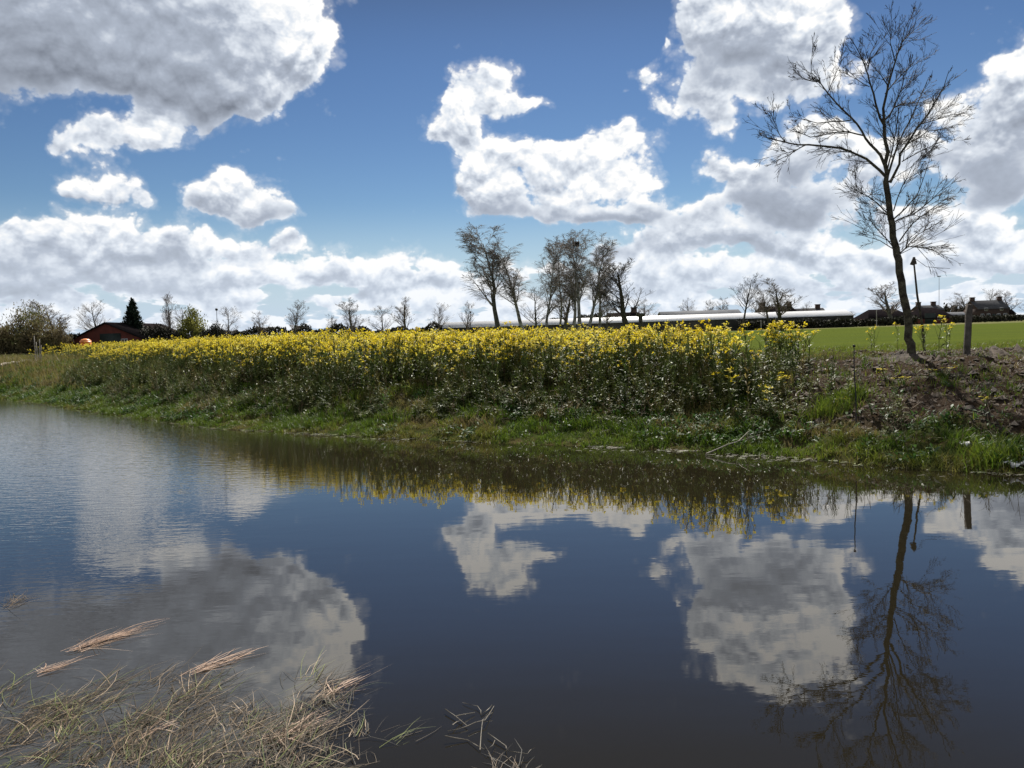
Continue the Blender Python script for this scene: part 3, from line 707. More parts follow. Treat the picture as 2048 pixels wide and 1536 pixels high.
tree('bare_tree', 'low twiggy tree under the drooping right end of the birch clump', 'tree', 1215, 585, 56, 121, 'round', 'trees before the long white roof')
# nest
nb_ = MB(); c = at(1152, 488, 107)
for i in range(160):
    a = R.uniform(0, 6.28); q = c+Vector((math.cos(a)*.25, math.sin(a)*.25, R.gauss(0, .12))); w = Vector((-math.sin(a), math.cos(a), R.gauss(0, .3)))*.35
    nb_.segs([tuple(q-w)], [tuple(q+w)], [.03], [.02])
o = nb_.build('bird_nest', M_twig); localise(o, c); o.location = c; tag(o, 'dark round nest of sticks high in a birch of the central clump', 'nest')

# leafy or twiggy shrubs and the conifer at left: leaf clumps through the crown
def leafy(name, label, cat, px, ytop, wpx, Y, tints, m, seed, n=5000, conifer=False, group=None, leaf=.16):
    rs = np.random.RandomState(seed); b = at(px, 668, Y); H = at(px, ytop, Y).z-PLAT; W = wpx/F_PX*Y
    e = empty(name, (b.x, Y, PLAT), label, cat, group)
    if conifer:
        z = rs.beta(1.1, 1.5, n)*H; tier = np.abs(((z/H*9) % 1)-.25); a = rs.uniform(0, 6.28, n); rr = (1-z/H)**.8*W*.5*(1-.5*tier)*rs.uniform(.3, 1.05, n)**.5*(.7+.6*fbm(np.cos(a)*2+9, np.sin(a)*2+z*.9+9, 2, 5))
        P = np.stack([rr*np.cos(a), rr*np.sin(a), z+.1*H], 1)*np.array([1, 1, .93])
    else:
        nc = 26; ca = rs.uniform(0, 6.28, nc); cr0 = np.sqrt(rs.rand(nc))*.40*W; cz = rs.uniform(.15, .82, nc)*H*np.sqrt(np.maximum(0, 1-(cr0/(.52*W))**2))
        cs = rs.uniform(.10, .2, nc)*min(W, H*1.3); w = rs.randint(0, nc, n)
        P = np.stack([cr0[w]*np.cos(ca[w]), cr0[w]*np.sin(ca[w]), cz[w]], 1)+rs.normal(0, 1, (n, 3))*cs[w][:, None]*np.array([.55, .55, .6])
        P[:, 2] = np.abs(P[:, 2])
    V, Qb = blades(P, rs.uniform(0, 6.28, n), rs.uniform(.6, 1.4, n)*leaf, rs.uniform(0, 1.8 if conifer else 1., n), rs.uniform(.3, .7, n)*leaf, .3, (.5, 1., .2))
    ti = np.clip(fbm(P[:, 0]*.6+50, P[:, 2]*.6+50, 3, seed)*1.6-.3+rs.normal(0, .12, n), 0, 1)
    mesh_np('crown', V, Qb, m, tint=np.repeat(ti, 6), parent=e)
    t = MB()
    if conifer: t.tube([(0, 0, -.1), (0, 0, H*.6), (0, 0, H*1.0)], [.2, .1, .02], 6)
    else:
        for k in range(7):
            a = rs.uniform(0, 6.28); q = Vector((math.cos(a)*W*.25*rs.rand(), math.sin(a)*W*.25, H*rs.uniform(.5, .95)))
            t.tube([(math.cos(a)*.2, math.sin(a)*.2, -.1), (q.x*.5, q.y*.5, q.z*.5), q], [.12, .08, .02], 5)
    t.build('trunk', M_fartrunk, e)
    return e
M_brownleaf = mat('willow_twigs', (.1, .08, .04), .8, trans=.3, tint=[(.09, .07, .042), (.15, .12, .06), (.21, .17, .08), (.17, .18, .065)])
M_yg = mat('catkin_green', (.2, .2, .05), .8, trans=.35, tint=[(.09, .09, .030), (.19, .20, .05), (.30, .29, .07)])
M_pine = mat('needles', (.02, .035, .015), .7, tint=[(.010, .018, .010), (.022, .036, .018), (.035, .050, .022)])
M_hedge = mat('hedge', (.03, .035, .02), .85, tint=[(.020, .020, .014), (.040, .038, .024), (.055, .062, .028)])
leafy('willow_thicket', 'big brown-green willow thicket at the left edge, its crown two humps high', 'shrub', 55, 612, 120, 112, None, M_brownleaf, 1, 9000, group='shrubs by the barn', leaf=.28)
tree('bare_tree', 'bare shoots standing up out of the brown willow thicket', 'tree', 52, 598, 80, 113, 'upright', TG)
leafy('willow_thicket', 'low brown willow thicket cut off by the left frame edge', 'shrub', 0, 640, 80, 110, None, M_brownleaf, 2, 4500, group='shrubs by the barn', leaf=.28)
leafy('willow_thicket', 'tawny willow thicket touching the left eave of the red barn', 'shrub', 108, 640, 60, 111, None, M_brownleaf, 3, 4500, group='shrubs by the barn', leaf=.26)
leafy('conifer', 'single dark green conifer right behind the red barn', 'tree', 268, 603, 58, 122, None, M_pine, 4, 3800, True, leaf=.5)
leafy('willow_tree', 'rounded yellow-green willow coming into leaf left of the ball-topped pole', 'tree', 388, 610, 66, 122, None, M_yg, 5, 6500, leaf=.26)
leafy('dark_bush', 'dark rounded bush between the conifer and the yellow-green willow', 'shrub', 322, 648, 90, 120, None, M_hedge, 6, 5500, group='shrubs by the barn', leaf=.3)
leafy('dark_bush', 'dark bush at the right foot of the yellow-green willow', 'shrub', 425, 645, 50, 120, None, M_hedge, 7, 3500, group='shrubs by the barn', leaf=.3)
# hedges on the horizon
def hedge(label, x0, x1, ytop, Y, seed, n=6000, hvar=.5, name='hedge', m=None, leaf=.4):
    rs = np.random.RandomState(seed); a = at(x0, 668, Y).x; b = at(x1, 668, Y).x
    t0 = at(x0, ytop[0], Y).z-PLAT; t1 = at(x1, ytop[1], Y).z-PLAT
    e = empty(name, ((a+b)/2, Y, PLAT), label, 'hedge', 'hedges along the horizon')
    x = rs.uniform(a, b, n); H = (t0+(t1-t0)*(x-a)/(b-a))*(1-hvar+hvar*2*fbm(x*.35+200, x*0+seed, 4, seed)); z = rs.uniform(0, 1, n)**.8*H
    P = np.stack([x-(a+b)/2, rs.normal(0, .7, n), z], 1)
    V, Qb = blades(P, rs.uniform(0, 6.28, n), rs.uniform(.5, 1.3, n)*leaf, rs.uniform(0, 1.4, n), rs.uniform(.4, .9, n)*leaf, .3, (.6, 1., .3))
    mesh_np('foliage', V, Qb, m or M_hedge, tint=np.repeat(np.clip(rs.normal(.45, .3, n), 0, 1), 6), parent=e)
    return e
hedge('dark low hedge behind the rapeseed at left, under the bare trees', 425, 700, (664, 656), 145, 11, 9000)
hedge('dark hedge line under the bare trees left of the birches', 700, 935, (656, 650), 150, 12, 8000)
hedge('dark scrub under the barn end of the left horizon', -10, 160, (676, 676), 118, 13, 6000)
hedge('dark hedge in the shade under the right half of the white roof', 1480, 1712, (641, 640), 146, 14, 6000, .2)
hedge('dark hedge in front of the brown sheds beside the leaning tree', 1705, 1830, (640, 634), 150, 15, 5000, .4)
hedge('trimmed green-brown hedge in front of the rightmost house', 1905, 2075, (634, 630), 175, 16, 6000, .25, leaf=.35)
hedge('dark scrub behind the birch trunks, left of the low dark house', 1075, 1225, (642, 632), 155, 17, 6000, .4)
hedge('bushes on the skyline between the sheds and the rightmost house', 1890, 1960, (612, 610), 245, 18, 3500, .5, leaf=.6)

# ------------------------------------------------------------------ main tree (traced from its own limbs, given depth and twigs)
TY = 17.4
def z5(x, y): return 1480+x*.46875, y*.46875
def main_tree():
    rng = random.Random(5)
    br = [  # points (x, y, radius) in the crop's own scale, depth drift at the tip
     ([(738,1535,18.5),(730,1470,17),(720,1400,16.2),(705,1300,15.8),(690,1200,15.3),(677,1110,14.8),(666,1060,14.4),(650,960,13),(637,880,12),(625,800,11.5),(621,770,11)], 0, 't'),
     ([(621,775,11),(618,700,9),(619,600,7.6),(615,520,6.6),(625,400,5.2),(645,320,4),(672,230,3),(690,180,2.2),(702,120,1.5),(745,45,.7)], .3, 'l'),
     ([(618,750,7),(570,705,6),(500,660,5),(430,632,4.5),(340,622,4),(250,618,3.2),(180,603,2.5),(120,590,1.5),(80,572,.8)], -1.0, 'l'),
     ([(190,604,2),(160,560,1.4),(128,470,.7)], -.3, 'l'), ([(270,622,2),(210,660,1.5),(135,695,.7)], -.4, 'l'),
     ([(615,700,7),(580,640,6),(535,590,5),(500,530,4.5),(440,470,4),(385,410,3.3),(340,350,2.5),(280,340,1.5),(235,310,.8)], .9, 'l'),
     ([(525,578,3.5),(460,562,3),(380,570,2.5),(300,585,2),(240,560,1)], -.5, 'l'), ([(475,512,3),(400,518,2.3),(330,525,1.7),(210,495,.8)], .5, 'l'),
     ([(340,350,2),(305,310,1.5),(302,250,.8)], .2, 'l'), ([(375,395,2),(410,310,1.4),(445,240,.7)], -.3, 'l'),
     ([(612,530,5),(590,480,4.6),(570,400,4),(550,340,3.5),(538,300,3),(520,250,2.3),(495,200,1.5),(470,160,.8)], -.7, 'l'),
     ([(545,300,2.5),(556,230,1.8),(590,165,.8)], .4, 'l'), ([(552,370,2),(500,340,1.4),(440,310,.7)], -.3, 'l'),
     ([(620,510,4.5),(655,460,3.5),(705,440,2.5),(780,440,1.8),(850,425,.9)], .6, 'l'), ([(655,455,3),(685,390,2.3),(700,320,1.8),(760,240,.8)], -.5, 'l'),
     ([(628,360,3),(605,325,2),(575,290,.9)], .3, 'l'), ([(660,260,2.5),(640,180,1.7),(655,105,.7)], -.3, 'l'), ([(690,180,2),(730,140,1.3),(770,100,.6)], .3, 'l'),
     ([(620,400,3),(660,350,2.2),(720,290,1.5),(790,250,.7)], .6, 'l'),
     ([(640,780,6.5),(680,700,5.3),(710,620,4.6),(760,540,4),(800,490,3.4),(830,440,2.5),(870,370,1.8),(892,300,.9)], -.8, 'l'),
     ([(632,745,5),(665,640,4),(700,560,3.3),(740,480,2.6),(775,400,2),(805,330,1.1)], .8, 'l'),
     ([(625,740,3.5),(650,640,2.8),(665,560,2.3),(675,480,1.6),(672,400,.8)], -.9, 'l'),
     ([(770,530,2.5),(840,510,1.7),(930,480,.8)], .4, 'l'), ([(720,610,2.5),(800,560,1.7),(930,540,.8)], .5, 'l'), ([(690,690,2.5),(780,640,1.7),(900,590,.8)], -.5, 'l'),
     ([(655,935,3.5),(710,885,3),(755,835,2.3),(790,740,1.4),(815,660,.7)], .6, 'l'), ([(662,945,3.4),(740,915,2.6),(820,850,1.8),(935,735,.7)], -.6, 'l'),
     ([(680,1030,3.4),(735,955,2.7),(800,905,2),(890,840,.8)], .5, 'l'), ([(684,1078,3),(715,1052,2.4),(800,1056,1.6),(890,1042,.7)], -.5, 'l'),
     ([(655,900,2.8),(690,800,2),(740,700,1.3),(830,610,.7)], -.8, 'l'), ([(680,1085,2.6),(760,1000,1.9),(880,930,.8)], .8, 'l'),
     ([(632,912,3.2),(590,870,2.5),(545,838,1.9),(500,812,1.4),(405,826,.7)], .5, 'l'), ([(548,838,1.6),(580,815,1.2),(620,800,.8)], .0, 'l'),
     ([(650,1050,2.6),(605,1000,1.9),(565,950,1.3),(558,900,.6)], -.5, 'l'), ([(650,1060,2.3),(595,1025,1.6),(505,1000,.6)], .5, 'l'),
     ([(500,812,1.4),(490,760,.9),(488,690,.5)], .2, 'l'),
    ]
    base = at(*z5(736, 1520), TY); base.z = G(base.x, TY)
    e = empty('bare_tree', base, 'large leaning bare tree on the bank at right, dark against the clouds', 'tree')
    pxm = .46875/F_PX*TY
    def world(pts, drift):
        out = []
        n = len(pts)
        for i, (x, y, r) in enumerate(pts):
            Y = TY+drift*(i/(n-1))**1.2+(depth_at(pts[0][0], pts[0][1]) if drift != 0 or n > 3 else 0)
            out.append((at(*z5(x, y), Y), r*pxm*.90))
        return out
    memo = []
    def depth_at(x, y):
        best = min(memo, key=lambda m: (m[0]-x)**2+(m[1]-y)**2, default=None)
        return best[2] if best else 0
    tr = MB(); lm = MB(); T2 = [[] for _ in range(4)]
    Pt = dict(seg=[4, 3, 2], kids=[5, 3], wob=[.045, .06, .08], up=[.03, .02, .01], taper=.72, rmin=.0032, ang=[(.3, .65), (.3, .7)], len=[.6, .55], rr=[.62, .7], shape=.3)
    Pt['from'] = [.1, .1]
    for pts, dr, kd in br:
        d0 = depth_at(pts[0][0], pts[0][1]) if kd == 'l' else 0
        n = len(pts); W = []
        for i, (x, y, r) in enumerate(pts):
            Yd = d0+dr*(i/(n-1))**1.1; W.append((at(*z5(x, y), TY+Yd), r*pxm*(1.0 if kd == 't' else .95))); 
            if kd == 'l': memo.append((x, y, Yd))
            else: memo.append((x, y, 0))
        # smooth and roughen the polyline
        P, r_ = [], []
        for i in range(len(W)-1):
            for t in (0, .5):
                p = W[i][0].lerp(W[i+1][0], t); rr = W[i][1]*(1-t)+W[i+1][1]*t
                if t: p = p+Vector((rng.gauss(0, 1), rng.gauss(0, 1), rng.gauss(0, 1)))*min(.02, rr*.6)
                P.append(p); r_.append(rr)
        P.append(W[-1][0]); r_.append(W[-1][1])
        if kd == 't':
            P = [P[0]+(P[0]-P[2]).normalized()*.4, P[0]+(P[0]-P[2]).normalized()*.12]+P; r_ = [r_[0]*1.35, r_[0]*1.12]+r_
            tr.tube(P, r_, 12, .05)
        else: lm.tube(P, r_, 7, .05, cap=False)
        # twigs
        L = sum((P[i+1]-P[i]).length for i in range(len(P)-1))
        if kd == 't': continue
        nt = int(L*6.2)+3
        for k in range(nt):
            i = rng.randrange(int((len(P)-1)*.18), len(P)-1); a, b = P[i], P[i+1]; q = a.lerp(b, rng.random()); dd = (b-a).normalized()
            side = dd.orthogonal().normalized(); side.rotate(__import__('mathutils').Quaternion(dd, rng.uniform(0, 6.283)))
            an = rng.uniform(.35, 1.0); d = (dd*math.cos(an)+side*math.sin(an)+Vector((.10 if q.x > base.x-.9 else -.05, 0, .12))).normalized()
            grow(T2, q, d, rng.uniform(.20, .70)*(1.15-.75*i/len(P)), min(.0085, r_[i]*.7), 0, Pt, rng)
    # sprays along the upper stem
    for k in range(15):
        y = rng.uniform(780, 1090); x = np.interp(y, [770, 880, 960, 1060, 1110], [620, 637, 650, 665, 676]); q = at(*z5(x, y), TY)
        a = rng.uniform(0, 6.28); grow(T2, q, Vector((math.cos(a)*.9, math.sin(a)*.9, .45)).normalized(), rng.uniform(.5, 1.5), .009, 0, Pt, rng)
    t = tr.build('trunk', M_bark, e, True); localise(t, base)
    l = lm.build('limbs', M_bark, e, True); localise(l, base)
    tw = MB()
    for lv in T2: segs_to_mb(tw, lv, 3)
    c = tw.build('crown', M_twig, e); localise(c, base)
    # heap of earth at its foot
    n = 700; a = RS.uniform(0, 6.28, n); rr = np.abs(RS.normal(0, .45, n)); x = base.x+rr*np.cos(a)-.05; y = TY+rr*np.sin(a)-.1
    return base
tb = main_tree()

def mound():
    hx, hy = np.meshgrid(np.linspace(-1.25, 1.25, 48), np.linspace(-1.1, 1.1, 42)); r = np.sqrt((hx/1.15)**2+(hy/1.0)**2)
    x = hx+tb.x-.05; y = hy+TY+.05
    h = .10*np.exp(-(r/.5)**2)*(.65+.7*fbm(hx*4+9, hy*4+9, 3, 91))+.05*(fbm(hx*9+9, hy*9, 2, 92)-.5)*np.exp(-(r/.7)**2)
    z = terrain(x, y)+h-.05*smooth(.75, 1., r)-.004
    i = np.arange(hx.size).reshape(hx.shape); q = np.stack([i[:-1, :-1], i[:-1, 1:], i[1:, 1:], i[1:, :-1]], -1).reshape(-1, 4)
    o = mesh_np('earth_mound', np.stack([x, y, z], -1), q, M_clod, smooth=False)
    tag(o, 'low mound of dark earth heaped round the foot of the leaning tree', 'mound')
mound()

# ------------------------------------------------------------------ posts, poles
def post():
    b = on_z(1932, 713, PLAT-.03); t = at(1939, 608, b.y); r = 17/2/F_PX*b.y*.5*2
    e = empty('fence_post', b, 'thick weathered square wooden post standing alone right of the leaning tree', 'post')
    m = MB(); n = 7; V = []; 
    for i in range(n):
        f = i/(n-1); p = Vector((b.x, b.y, b.z-.2)).lerp(t, f)-b; w = .052*(1-.04*f)
        for sx, sy in ((-1, -1), (1, -1), (1, 1), (-1, 1)): V.append((p.x+sx*w+R.gauss(0, .003), p.y+sy*w, p.z+(R.gauss(0, .01) if i == n-1 else 0)))
    Qs = [(i*4+k, i*4+(k+1) % 4, i*4+4+(k+1) % 4, i*4+4+k) for i in range(n-1) for k in range(4)]+[(n*4-4, n*4-3, n*4-2, n*4-1)]
    m.quads(V, Qs); m.build('timber', M_post, e)
    return e
post()
def ball_pole(px_t, py_t, Y, ball, label, lean=0., group='slim poles with a dark ball on top', base=None):
    t = at(px_t, py_t, Y); bx = t.x+lean; b = Vector((bx, Y, (G(bx, Y) if base is None else base)))
    e = empty('ball_topped_pole', b, label, 'pole', group)
    m = MB(); d = t-b; m.tube([(0, 0, -.1), d*.35+Vector((.01, 0, 0)), d*.7-Vector((.008, 0, 0)), d], [.013, .012, .010, .008], 6); m.build('pole', M_dark, e)
    h = MB(); V = []; Qs = []; nu, nv = 10, 6
    for j in range(nv+1):
        ph = math.pi*j/nv
        for i in range(nu):
            th = 6.2832*i/nu; rr = ball*(1+R.uniform(-.10, .10)); V.append((d.x+rr*math.sin(ph)*math.cos(th), d.y+rr*math.sin(ph)*math.sin(th), d.z+rr*math.cos(ph)*.92))
    Qs = [(j*nu+i, j*nu+(i+1) % nu, (j+1)*nu+(i+1) % nu, (j+1)*nu+i) for j in range(nv) for i in range(nu)]
    h.quads(V, Qs); h.build('ball', M_dark, e, True)
ball_pole(433, 619, 27, .048, 'tall slim pole with a dark ball on top, above the rapeseed at left')
ball_pole(941, 624, 25, .032, 'slim pole with a small dark ball, just left of the birch clump')
ball_pole(1708, 692, 13.2, .024, 'short leaning stick with a dark ball on top, on the bare soil', lean=.03)
def bell_pole():
    t = at(1828, 528, 19.8); b = on_z(1851, 712, PLAT); b = Vector((at(1851, 700, 19.8).x, 19.8, G(at(1851, 700, 19.8).x, 19.8)))
    e = empty('leaning_pole', b, 'thin leaning pole with a bell-shaped cap and a trailing wire behind the big tree', 'pole'); d = t-b
    m = MB(); m.tube([(0, 0, -.2), d*.3+Vector((.01, 0, 0)), d*.65-Vector((.02, 0, 0)), d], [.034, .030, .026, .020], 7, .06); m.build('pole', M_bark, e)
    c = MB(); c.tube([d+Vector((0, 0, -.02)), d+Vector((-.01, 0, -.005)), d+Vector((0, 0, .08)), d+Vector((0, 0, .15)), d+Vector((0, 0, .17))], [.03, .085, .055, .03, .028], 8, .12); c.build('cap', M_post, e)
    w = MB(); p1 = at(1900, 537, 19.9)-b; w.tube([d+Vector((0, 0, .15)), d.lerp(p1, .35)-Vector((0, 0, .03)), d.lerp(p1, .7)-Vector((0, 0, .015)), p1], [.006]*4, 4); w.build('wire', M_twig, e)
bell_pole()
def mast():
    Y = 260; b = at(1878, 668, Y); b.z = PLAT; t = at(1877, 553, Y)
    e = empty('floodlight_mast', b, 'tall thin grey mast with a small lamp head behind the sheds at right', 'mast'); d = t-b
    m = MB(); m.tube([(0, 0, 0), (0, 0, d.z*.5), (0, 0, d.z)], [.10, .08, .07], 6); m.build('pole', mat('mast_grey', (.35, .36, .38), .5), e)
    c = MB(); c.box(-.55, .55, -.15, .15, d.z-.05, d.z+.18); c.build('lamp_head', M_dark, e)
mast()
WP = 'pale stakes standing in a bunch at left'
for i, (x, y0, y1) in enumerate([(68, 672, 712), (72, 684, 708), (79, 678, 710), (82, 690, 712)]):
    Y = 43; t = at(x, y0, Y); b = at(x+(3 if i < 2 else -1), y1, Y); bz = G(b.x, Y); b = Vector((b.x, Y, bz))
    m = MB(); d = t-b; m.tube([(0, 0, -.1), d*.5, d], [.028, .026, .022], 6, .05); o = m.build('stake', M_pale); o.location = b
    tag(o, ['tallest pale stake, leftmost of the bunch by the brown weeds', 'second pale stake from the left in the bunch, leaning left', 'third pale stake from the left, nearly upright', 'shortest pale stake, rightmost of the bunch'][i], 'stake', WP)
def plank():
    p0 = on_z(4, 778, .12); p1 = on_z(78, 749, .62)
    d = (p1-p0)
    n = 14; V = []; Qs = []
    m = MB(); pts = [p0+d*(i/(n-1)) for i in range(n)]
    pts = [Vector((p.x, p.y, G(p.x, p.y)+.07)) for p in pts]
    o0 = pts[0]; m.tube([p-o0 for p in pts], [.075]*n, 8, .10); o = m.build('driftwood_log', mat('bleached_wood', (.34, .30, .24), .8, (.16, .13, .10), 5)); o.location = o0
    tag(o, 'long pale bleached log lying on the bank at the far left', 'log')
plank()
def stick(label, px0, py0, px1, py1, z0, z1, r, m_, fork=True, group='pale fallen sticks on the bank'):
    a = on_z(px0, py0, z0); b = at(px1, py1, a.y+.35); 
    d = b-a; mb = MB(); pts = [d*(i/5)+Vector((R.gauss(0, .012), 0, R.gauss(0, .012))) for i in range(6)]
    pts[0] = Vector((0, 0, -.02)); mb.tube(pts, [r*(1-.12*i) for i in range(6)], 6, .1)
    if fork: mb.tube([pts[3], pts[3]+d*.22+Vector((0, .05, .10))], [r*.5, r*.2], 5)
    o = mb.build('fallen_branch', m_); o.location = a; tag(o, label, 'branch', group)
stick('long pale stick slanting up out of the waterline right of centre', 1412, 905, 1520, 868, .05, 0, .012, M_pale)
stick('thin pale curved twig on the bare soil left of the leaning tree', 1602, 733, 1622, 770, 1.15, 0, .008, M_pale, False)
stick('small pale twig at the grass edge of the bare soil', 1592, 790, 1602, 778, .9, 0, .008, M_pale, False)
stick('pale twig lying among the weeds left of centre on the bank', 365, 797, 385, 784, .4, 0, .010, M_pale, False)

def litter():
    mw = mat('white_plastic', (.72, .72, .70), .45)
    for px, py, s, lab in [(2036, 938, .13, 'crumpled white plastic scrap at the waterline by the right frame edge'), (1930, 921, .07, 'flat white scrap in the grass at the waterline, right')]:
        c = on_z(px, py, .04); rs = np.random.RandomState(int(px)); n = 7; gx_, gy_ = np.meshgrid(np.linspace(-1, 1, n), np.linspace(-1, 1, n))
        V = np.stack([gx_*s, gy_*s*.6, rs.rand(n, n)*s*.7+.01], -1)+rs.normal(0, .012, (n, n, 3)); i = np.arange(n*n).reshape(n, n)
        o = mesh_np('plastic_scrap', V, np.stack([i[:-1, :-1], i[:-1, 1:], i[1:, 1:], i[1:, :-1]], -1).reshape(-1, 4), mw); o.location = (c.x, c.y, max(.01, G(c.x, c.y))+.01)
        sm = o.modifiers.new('thick', 'SOLIDIFY'); sm.thickness = .004
        tag(o, lab, 'litter', 'white litter at the waterline')
litter()

# ------------------------------------------------------------------ single rape plants
def rape_plant(name, label, px, py_top, Y, seed, w=1., group='single rapeseed plants', tmpl=None, count=1, spread=0.):
    if Y is None:      # walk out along the sight line until the foot of the plant meets the ground
        Y = 10.5
        while Y < 22 and at(px, py_top+26, Y).z > G(at(px, py_top+26, Y).x, Y): Y += .1
    rs = np.random.RandomState(seed); x = at(px, py_top, Y).x; top = at(px, py_top, Y).z; gz = G(x, Y); H = max(.12, top-gz)
    e = empty(name, (x, Y, gz), label, 'plant', group)
    parts = []
    for i in range(count):
        T_ = TEMPL[(seed+i) % len(TEMPL)]; hx = rs.normal(0, spread) if i else 0; hy = rs.normal(0, spread*.7) if i else 0
        parts.append(scatter(*T_, np.array([[hx, hy, -.02+G(x+hx, Y+hy)-gz]]), rs.uniform(0, 6.28, 1), np.array([w]), np.array([H*(1 if i == 0 else rs.uniform(.72, 1.0))]), np.array([.4]), rs.normal(0, .08, (1, 2))))
    V = []; Qs = []; Mi = []; T = []; o = 0
    for v, q, mi, t in parts: V.append(v); Qs.append(q+o); o += len(v); Mi.append(mi); T.append(t)
    V = np.concatenate(V); Qs = np.concatenate(Qs); Mi = np.concatenate(Mi); T = np.concatenate(T)
    q = Qs[Mi == 0]; u, inv = np.unique(q, return_inverse=True); mesh_np('stems', V[u], inv.reshape(-1, 4), M_rape, tint=T[u], parent=e)
    q = Qs[Mi == 1]
    step = len(q) if count > 5 else 12     # six two-quad florets make a head
    for a in range(0, len(q), step):
        qq = q[a:a+step]; u, inv = np.unique(qq, return_inverse=True)
        f = mesh_np('flowers' if count > 5 else 'flower_head', V[u], inv.reshape(-1, 4), M_yellow, tint=T[u], parent=e)
        if count > 5: tag(f, kind='stuff')
    return e
rape_plant('rapeseed_clump', 'tall isolated clump of yellow rapeseed in front of the green meadow', 1560, 640, 17.2, 1, 1.25, None, count=26, spread=.24)
for i, (px, py, Y, w, lab, c) in enumerate([
 (1748, 650, 18.6, .9, 'thin rapeseed plant with few flowers left of the leaning trunk', 2),
 (1795, 645, 18.4, .9, 'rapeseed plant with small yellow flowers right beside the leaning trunk, left side', 1),
 (1850, 648, 18.4, 1., 'rapeseed plant with pale flowers just right of the leaning trunk', 2),
 (1878, 630, 18.0, 1.1, 'taller branching rapeseed plant between the leaning trunk and the wooden post', 2),
 (1895, 640, 18.6, .9, 'rapeseed plant nearest the left side of the wooden post', 1),
 (1900, 728, None, 1.1, 'short bright yellow flower head on the soil below the wooden post', 2),
 (1858, 735, None, 1.1, 'pair of small yellow flowers on the soil right of the earth mound', 1),
 (1772, 735, None, 1.1, 'small yellow flower on the soil left of the earth mound', 1),
 (1797, 750, None, 1.1, 'tiny yellow flower in front of the earth mound', 1),
 (1972, 790, None, 1.1, 'single yellow flower on the soil near the right frame edge', 1),
 (1680, 790, None, 1.1, 'yellow flower tuft at the front of the soil, right of the green weeds', 1),
 (1560, 742, 15.2, 1.2, 'rapeseed plant with a loose flower spray in front of the isolated clump', 3),
 (1548, 765, 14.2, 1.1, 'low rapeseed plant leaning over the bank weeds right of centre', 2),
 (1465, 735, 15.0, 1.1, 'rapeseed plant standing apart at the right end of the flower strip', 2)]):
    rape_plant('rapeseed_plant', lab, px, py, Y, 10+i, w, count=c, spread=.07)
for i, (px, py, c) in enumerate([(1655, 820, 1), (1690, 812, 1), (1990, 865, 1)]):
    # bright young grass tufts near the water
    p = on_z(px, py+55, .12); n = 420; rs = np.random.RandomState(40+i); X = rs.normal(0, .26, n); Y = rs.normal(0, .16, n)
    P = np.stack([X, Y, z_of(X+p.x, Y+p.y)-G(p.x, p.y)], 1); V, Qb = blades(P, rs.uniform(0, 6.28, n), rs.uniform(.16, .36, n), np.abs(rs.normal(.3, .2, n)), rs.uniform(.009, .016, n), .5)
    o = mesh_np('grass_tussock', V, Qb, M_grass, tint=np.repeat(np.clip(rs.normal(.28, .1, n), 0, 1), 6)); o.location = (p.x, p.y, G(p.x, p.y))
    tag(o, ['bright green grass tussock on the waterline right of centre', 'larger bright green tussock beside it, nearer the bare soil', 'bright green tussock at the waterline by the right frame edge'][i], 'grass tuft', 'bright tussocks at the waterline', 'stuff')

